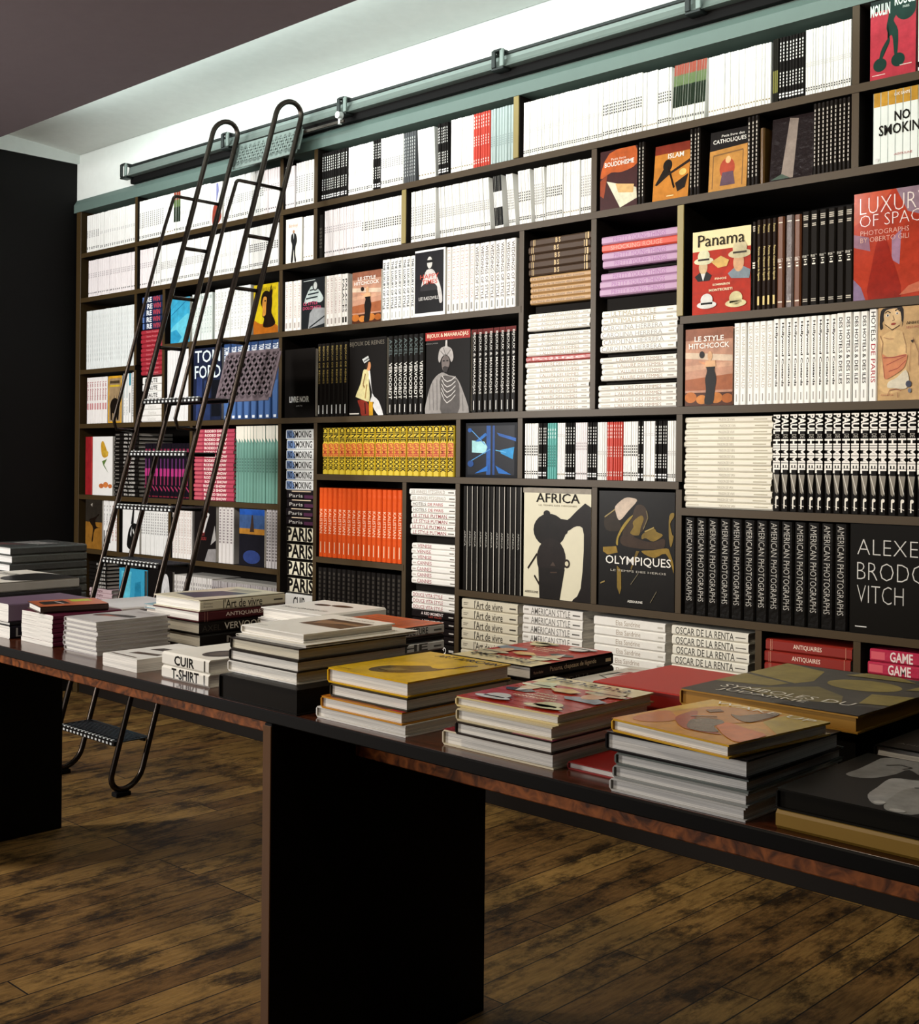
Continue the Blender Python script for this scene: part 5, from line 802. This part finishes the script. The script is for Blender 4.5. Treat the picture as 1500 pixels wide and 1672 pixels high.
# the big olive box
ol = hard('#14120f', pages=M('#14120f', .4), rough=.35)
tbook('s4k', ol, -1.108, -.805, -1.500, -1.150, TZ, .073, 'thick black book box under the olive lid', name='slipcase')
leaf = [('r', 0, 0, 1, 1, '#3d3a34'), ('p', [(.0, .62), (.36, .5), (.4, .62), (.3, .9), (.0, 1)], '#84753a'), ('p', [(.0, .3), (.3, .36), (.34, .48), (.0, .58)], '#7d6f38'), ('e', .66, .68, .2, .14, '#84753a'), ('p', [(.2, .2), (.5, .5), (.72, .36), (.8, .2), (.6, .1)], '#6a5f34'), ('p', [(.8, .5), (1, .56), (1, .3), (.86, .26)], '#84753a'), ('p', [(.88, .7), (1, .76), (1, .9), (.9, .86)], '#7d6f38'), ('p', [(.44, .88), (.84, .9), (.7, 1), (.5, 1)], '#7d6f38'), ('p', [(.55, .0), (1, 0), (1, .22), (.62, .14)], '#15120f'),
    ('t', 'SYMBOLES DU', .12, .17, .86, .25, '#e6e0d2', -.005), ('t', 'JUDAÏSME', .16, .08, .66, .155, '#e6e0d2', -.005)]
tbook('s4a', hard('#a5772a', pages=M('#a5772a', .5), front=leaf, rough=.4), -1.110, -.802, -1.506, -1.148, TZ+.0734, .026, 'big olive boxed book reading SYMBOLES DU JUDAISME', name='slipcase')
tbook('s4x', hard('#14120f', rough=.3, front=[('t', 'ANNIVERSARY', .1, .1, .6, .13, '#5a554c')]), -.785, -.55, -1.49, -1.22, TZ, .06, 'black book behind the pale hand box')
# the box with the pale hand
hand = [('r', 0, 0, 1, 1, '#15130f'), ('p', [(.152, .462), (.10, .49), (.101, .63), (.093, .81), (.095, .96), (.2, .99), (.4, .98), (.62, .9), (.7, .7), (.52, .66), (.36, .70), (.262, .80), (.252, .68), (.238, .60), (.209, .508)], '#7f7d7a'),
    ('p', [(.413, .081), (.372, .079), (.309, .198), (.288, .355), (.267, .538), (.297, .602), (.40, .66), (.56, .70), (.66, .62), (.52, .54), (.43, .46), (.41, .40), (.415, .218)], '#a3a19e'), ('p', [(.55, .02), (.461, .005), (.411, .107), (.387, .281), (.381, .424), (.42, .49), (.54, .56), (.7, .6), (.76, .44), (.62, .3), (.575, .14)], '#96948f'),
    ('p', [(.72, .01), (.62, .01), (.585, .12), (.63, .28), (.77, .42), (.88, .4), (.82, .2)], '#8b8985'), ('l', [(.16, .80), (.2, .86), (.26, .84), (.24, .78)], .01, '#35332f'), ('l', [(.3, .60), (.44, .66), (.6, .68)], .012, '#3a3835'), ('l', [(.40, .47), (.54, .57), (.7, .6)], .012, '#3a3835'), ('e', .392, .105, .022, .03, '#c4c1bc'), ('e', .49, .03, .03, .028, '#bab7b2')]
tbook('s5b', hard('#8a6a28', pages=M('#6a4c22', .6), rough=.4, front=[('r', .0, .0, 1, .05, '#a8842c')]), -.780, -.46, -1.785, -1.51, TZ, .0245, 'gold-edged lower case of the pale hand box', 'F', name='slipcase')
tbook('s5a', hard('#15130f', pages=M('#15130f', .4), front=hand, rough=.4), -.782, -.46, -1.782, -1.515, TZ+.0248, .0265, 'black box showing a pale hand at the table front', name='slipcase')
# red box and white illustrated book behind
tbook('s6b', hard('#8a1c18', rough=.35), -1.158, -1.045, -1.74, -1.518, TZ, .012, 'thin red book low between two front stacks')
tbook('s6', hard('#b52a1c', pages=M('#8e1f18', .5), rough=.45), -1.306, -1.118, -1.485, -1.245, TZ, .084, 'plain bright red box left of the olive box', name='slipcase')
fsp = [('t', 'FASHION', .34, .15, .68, .85, '#1d1a18', .03)]
fash = [('r', 0, 0, 1, 1, '#e9e5dc')]+[('p', [(.15+.13*i, .2+.1*(i % 3)), (.25+.12*i, .32+.08*(i % 2)), (.2+.13*i, .5+.1*(i % 3)), (.12+.13*i, .36)], ['#b5483a', '#2a2624', '#c98a5c', '#a83a34'][i % 4]) for i in range(6)]+[('l', [(.1, .7), (.5, .8), (.9, .66)], .012, '#2a2624'), ('l', [(.1, .16), (.5, .12), (.9, .2)], .012, '#b5483a')]
tbook('s7b', hard('#c9c4ba'), -1.440, -1.325, -1.375, -1.165, TZ, .026, 'pale book under the white fashion drawing cover', 'R')
tbook('s7', hard('#e6e2d8', spine=fsp, front=fash, rough=.35), -1.440, -1.318, -1.372, -1.168, TZ+.0264, .029, 'white book with red drawings and FASHION on its spine', 'R')
# straw hat book lying reversed behind
tbook('s8c', hard('#8d8882', pages=PGREY), -1.645, -1.45, -1.478, -1.235, TZ, .038, 'grey bottom book of the back straw hat stack', 'R')
tbook('s8b', hard('#1a1613', spine=[('t', 'MEDINA', .3, .2, .7, .8, '#4a443c')], **GL), -1.650, -1.445, -1.486, -1.232, TZ+.0384, .026, 'black-spined book under the back straw hat cover', 'R')
tbook('s8a', hard('#1a1613', spine=pan_sp('#d9c9a0'), front=panama, **GL), -1.652, -1.448, -1.484, -1.230, TZ+.0648, .0255, 'red straw hat cover lying reversed with black spine', 'R')
# central stack on a black box
tbook('s9k', hard('#171411', pages=M('#171411', .4), rough=.3), -1.985, -1.742, -1.797, -1.53, TZ, .047, 'black box carrying the central white stack', name='slipcase')
for i, (z, t, c, l) in enumerate(((.0475, .022, '#e2dfd8', 'pale book lowest in the central white stack'), (.0698, .0225, '#2e2a28', 'dark-jacketed book in the middle of the central white stack'), (.0926, .023, '#35302c', 'dark-jacketed book second from top in the central white stack'))):
    tbook('s9%d' % i, hard(c, pages=[PAP, PAP, CREAM][i], **GL), -2.0+.004*i, -1.782+.003*i, -1.766, -1.48, TZ+z, t, l)
tbook('s9w', hard('#ddd9ce'), -1.995, -1.775, -1.75, -1.455, TZ+.1159, .005, 'thin pale folder under the landscape picture cover')
tbook('s9a', hard('#e9e6de', front=[('r', .30, .42, .95, .80, '#3a2c22'), ('r', .30, .42, .95, .56, '#5a4028'), ('p', [(.4, .5), (.7, .62), (.95, .6), (.95, .7), (.3, .7)], '#8a6a4c'), ('t', 'CALIFORNIA', .4, .86, .85, .90, '#8a8378'), ('t', 'ASSOULINE', .1, .1, .26, .125, '#4a463e')], rough=.35), -1.995, -1.797, -1.738, -1.500, TZ+.1213, .0165, 'white cover with a dark landscape picture on the central stack')
# small thick spines facing the front
tbook('s10b', hard('#e9e5da', spine=[('t', 'T-SHIRT', .22, .15, .80, .95, '#1a1714', .03), ('r', .9, .1, .93, .9, '#4a453c')], rough=.35), -2.250, -2.078, -1.757, -1.58, TZ, .0275, 'small cream book lettered T-SHIRT at the table edge', 'F')
tbook('s10a', hard('#e9e5da', spine=[('t', 'CUIR', .27, .15, .70, .88, '#1a1714', .03), ('r', .9, .1, .93, .9, '#4a453c')], front=[('e', .42, .32, .26, .22, '#3a332e'), ('e', .42, .32, .18, .13, '#5a5048')], rough=.35), -2.252, -2.080, -1.755, -1.58, TZ+.0278, .0285, 'small cream book lettered CUIR on top of another', 'F')
tbook('s11', soft('#e6e3dc', front=[('p', [(.3, .2), (.9, .3), (.85, .4), (.3, .32)], '#4a3a30'), ('p', [(.25, .5), (.95, .56), (.9, .7), (.3, .66)], '#3a302a'), ('r', .1, .06, .8, .09, '#5a4a40')], rough=.35), -2.478, -2.335, -1.765, -1.565, TZ, .0285, 'single white book with dark figures left of the small cream pair')
# two piles of repeats at the left
st_g = 'light grey paperbacks stacked with a figure on the top cover'
for i in range(7):
    fr = [('p', [(.2, .3), (.5, .42), (.9, .5), (.8, .62), (.4, .56), (.1, .44)], '#2a2422'), ('p', [(.15, .34), (.5, .40), (.7, .46), (.3, .46)], '#8a4a3a'), ('t', 'ART DE LA PLAGE', .3, .84, .95, .89, '#8a8480')] if i == 6 else []
    tbook('s12%d' % (i == 6), hard('#b5b0ae', front=fr, rough=.35), -2.750+R.uniform(-.002, .002), -2.596+R.uniform(-.002, .002), -1.714+R.uniform(-.002, .002), -1.512, TZ+i*.0116, .0113, f'light grey book, {ordn(7-i)} from top in the pile of seven at the table edge', group='pile of light grey books')
for i in range(7):
    tbook('s13', soft('#5a1f33', rough=.35), -2.952+R.uniform(-.003, .003), -2.792+R.uniform(-.003, .003), -1.722+R.uniform(-.002, .002), -1.53, TZ+i*.0112, .0109, f'maroon-spined book, {ordn(7-i)} from top under the orange and lime cover', 'R', group='pile of maroon-spined books')
tbook('s13t', hard('#4a3a34', front=[('r', 0, 0, 1, 1, '#b5603c'), ('r', .12, .0, .9, .38, '#b5603c'), ('r', .55, .12, .9, .42, '#a8b03a'), ('p', [(.3, .5), (.8, .52), (.7, .9), (.3, .9)], '#2a2624'), ('l', [(.3, .6), (.7, .66)], .03, '#c9c4c0')], rough=.3), -2.955, -2.815, -1.715, -1.545, TZ+.079, .0175, 'orange book with a lime label on the maroon-spined pile', 'R', ang=-.25)
tbook('s14a', soft('#17131a', spine=[('t', 'LIN', .08, .15, .5, .85, '#8d8a86', -.01)], rough=.3), -3.15, -2.994, -1.733, -1.52, TZ, .032, 'small thick white-edged book lettered LIN at the left edge', 'R')
tbook('s14b', hard('#1a1618', rough=.3), -3.16, -3.0, -1.73, -1.50, TZ+.0323, .0095, 'thin black book over the LIN book', 'R')
tbook('s14c', soft('#6a5468', rough=.35), -3.17, -3.004, -1.732, -1.50, TZ+.0422, .046, 'thick mauve-spined book above the LIN book', 'R')
# large stacks at the back left
wrapb = dict(rough=.2, wrap=.3)
for i in range(7):
    fr = [('p', [(.3, .2), (.9, .3), (.8, .6), (.3, .5)], '#8d8a86'), ('p', [(.4, .6), (.9, .7), (.6, .9)], '#6a4a48')] if i == 6 else []
    tbook('s15%d' % (i == 6), hard('#5a5c58' if i % 2 else '#4a4c4a', front=fr, pages=PGREY, **wrapb), -3.92, -3.665, -1.405+R.uniform(-.006, .006), -1.14, TZ+i*.0264, .0258, f'grey shrink-wrapped book, {ordn(7-i)} from top in the tall back left stack', 'R', ang=R.uniform(-.02, .02), group='tall grey wrapped stack')
for i, (z, t, c, l) in enumerate(((0, .03, '#2a2728', 'black book lowest in the stack under the big white cover'), (.0304, .03, '#1c1a1a', 'black wrapped book second from bottom under the big white cover'), (.0608, .026, '#2a2828', 'black book with bright corner just under the big white cover'))):
    tbook('s15b%d' % i, hard(c, **wrapb), -3.60, -3.275, -1.665+.004*i, -1.375, TZ+z, t, l, 'R')
tbook('s15w', hard('#a8a49c', front=[('r', 0, 0, 1, 1, '#dcd6c8'), ('p', [(.3, 0), (.62, .1), (.5, .55), (.2, .7), (0, .5), (0, 0)], '#171413'), ('t', 'PARIS MODE', .5, .3, .92, .44, '#3a3632')], rough=.35), -3.605, -3.28, -1.662, -1.38, TZ+.0871, .029, 'big white book with grey spine and dark shape at left', 'R')
# thick stack with the cream spine
tbook('s16c', hard('#161310', spine=[('t', 'NOIR', .3, .25, .8, .75, '#8a857c', .01)], pages=CREAM, **GL), -2.735, -2.53, -1.468, -1.205, TZ, .033, 'black bottom book of the stack with the cream l Art spine', 'R')
tbook('s16b', hard('#16120f', spine=[('t', 'VERVOORDT', .28, .25, .85, .8, '#c9c2b4', .01), ('t', 'AXEL', .03, .25, .24, .7, '#3a342e')], pages=CREAM, **GL), -2.736, -2.531, -1.470, -1.205, TZ+.0333, .031, 'black book with white serif letters third in the cream spine stack', 'R')
tbook('s16m', hard('#4a1f22', spine=[('t', 'ANTIQUAIRES', .3, .3, .75, .75, '#d8c9bc', .01), ('r', .06, 0, .065, 1, '#8a5a4c'), ('r', .09, 0, .095, 1, '#8a5a4c')], pages=PAP, **GL), -2.738, -2.530, -1.472, -1.206, TZ+.0646, .0255, 'maroon book lettered ANTIQUAIRES below the cream spine', 'R')
tbook('s16a', hard('#cfc7ae', spine=[('t', "l'Art de vivre", .26, .12, .72, .92, '#2a251e', .01), ('t', 'Dominique', .04, .55, .14, .75, '#6a6454'), ('t', 'Browning', .04, .28, .14, .48, '#6a6454'), ('r', .86, .42, .97, .56, '#4a4438')], front=[('p', [(.2, .3), (.7, .36), (.9, .8), (.3, .9)], '#3c4250'), ('p', [(.3, .1), (.8, .14), (.7, .3), (.3, .26)], '#9a9484'), ('r', .0, .0, .1, 1, '#b9b09a')], rough=.3), -2.737, -2.529, -1.470, -1.206, TZ+.0904, .0285, "book with cream spine lettered l'Art de vivre on the thick stack", 'R')
for i, (c, l) in enumerate((('#cfcac2', 'pale bottom book of the stack behind the central white one'), ('#3a3634', 'dark second book of the stack behind the central white one'), ('#d5d0c8', 'pale third book of the stack behind the central white one'), ('#e2dfd8', 'white cover with dark blots behind the central white stack'))):
    tbook('s17%d' % i, hard(c, front=[('e', .4, .3, .16, .08, '#1a1816'), ('e', .66, .36, .12, .07, '#1a1816'), ('t', 'LE GRAND STYLE', .2, .72, .9, .8, '#5a554e')] if i == 3 else [], rough=.35), -2.445+.006*i, -2.200, -1.375+.005*i, -1.150, TZ+i*.0262, .0257, l, 'R', ang=.03*(i % 2))
for i, (t, c, spn, l) in enumerate(((.036, '#1a1715', '', 'black bottom book of the orange patterned stack'), (.024, '#d5d6d2', 'THE', 'white-spined book second from bottom in the orange patterned stack'), (.012, '#1a1715', '', 'thin black book in the orange patterned stack'), (.024, '#d9d8d2', 'ARCHITECTURE', 'orange patterned cover with white ARCHITECTURE spine'))):
    z = (.0, .0363, .0606, .0729)[i]
    fr = [('r', 0, 0, 1, 1, '#b54a24')]+[('l', [(.1, .1+.1*k), (.5, .16+.1*k), (.9, .1+.1*k)], .035, '#7a2c1c') for k in range(8)] if i == 3 else []
    tbook('s18%d' % i, hard(c, spine=[('t', spn, .2, .2, .75, .85, '#4a4a46', .02), ('r', .84, .4, .96, .55, '#6a6a64')] if spn else [], front=fr, rough=.3), -2.17, -1.945, -1.415, -1.205, TZ+z, t, l, 'R')
# low odds and ends between the piles
for i, (t, c, l) in enumerate(((.016, '#a8452c', 'red-orange book lowest in the small stack beside the cream spine stack'), (.012, '#e2ddd4', 'white thin book in the small stack beside the cream spine stack'), (.014, '#9a3a2c', 'brick red book in the small stack beside the cream spine stack'), (.012, '#dfdad2', 'pale thin book in the small stack beside the cream spine stack'), (.012, '#7fa3ae', 'pale blue book on top of the small stack by the cream spine'))):
    tbook('s19%d' % i, hard(c, rough=.35), -2.955, -2.76, -1.36, -1.16, TZ+(0, .0163, .0286, .0429, .0552)[i], t, l, 'R', ang=.02*i-.03)
tbook('s20', hard('#2a2a2c', **wrapb), -3.22, -3.0, -1.42, -1.17, TZ, .04, 'black shrink-wrapped book between the back left stacks', 'R', ang=.1)
tbook('s21', hard('#b5642c', rough=.3), -2.98, -2.77, -1.50, -1.385, TZ, .02, 'flat orange book behind the light grey pile', 'F')
tbook('s22', hard('#d9d8d8', rough=.3), -3.22, -3.0, -1.40, -1.20, TZ+.0403, .012, 'pale thin book on the black wrapped one at back left', 'R', ang=-.05)
bpy.context.view_layer.update()
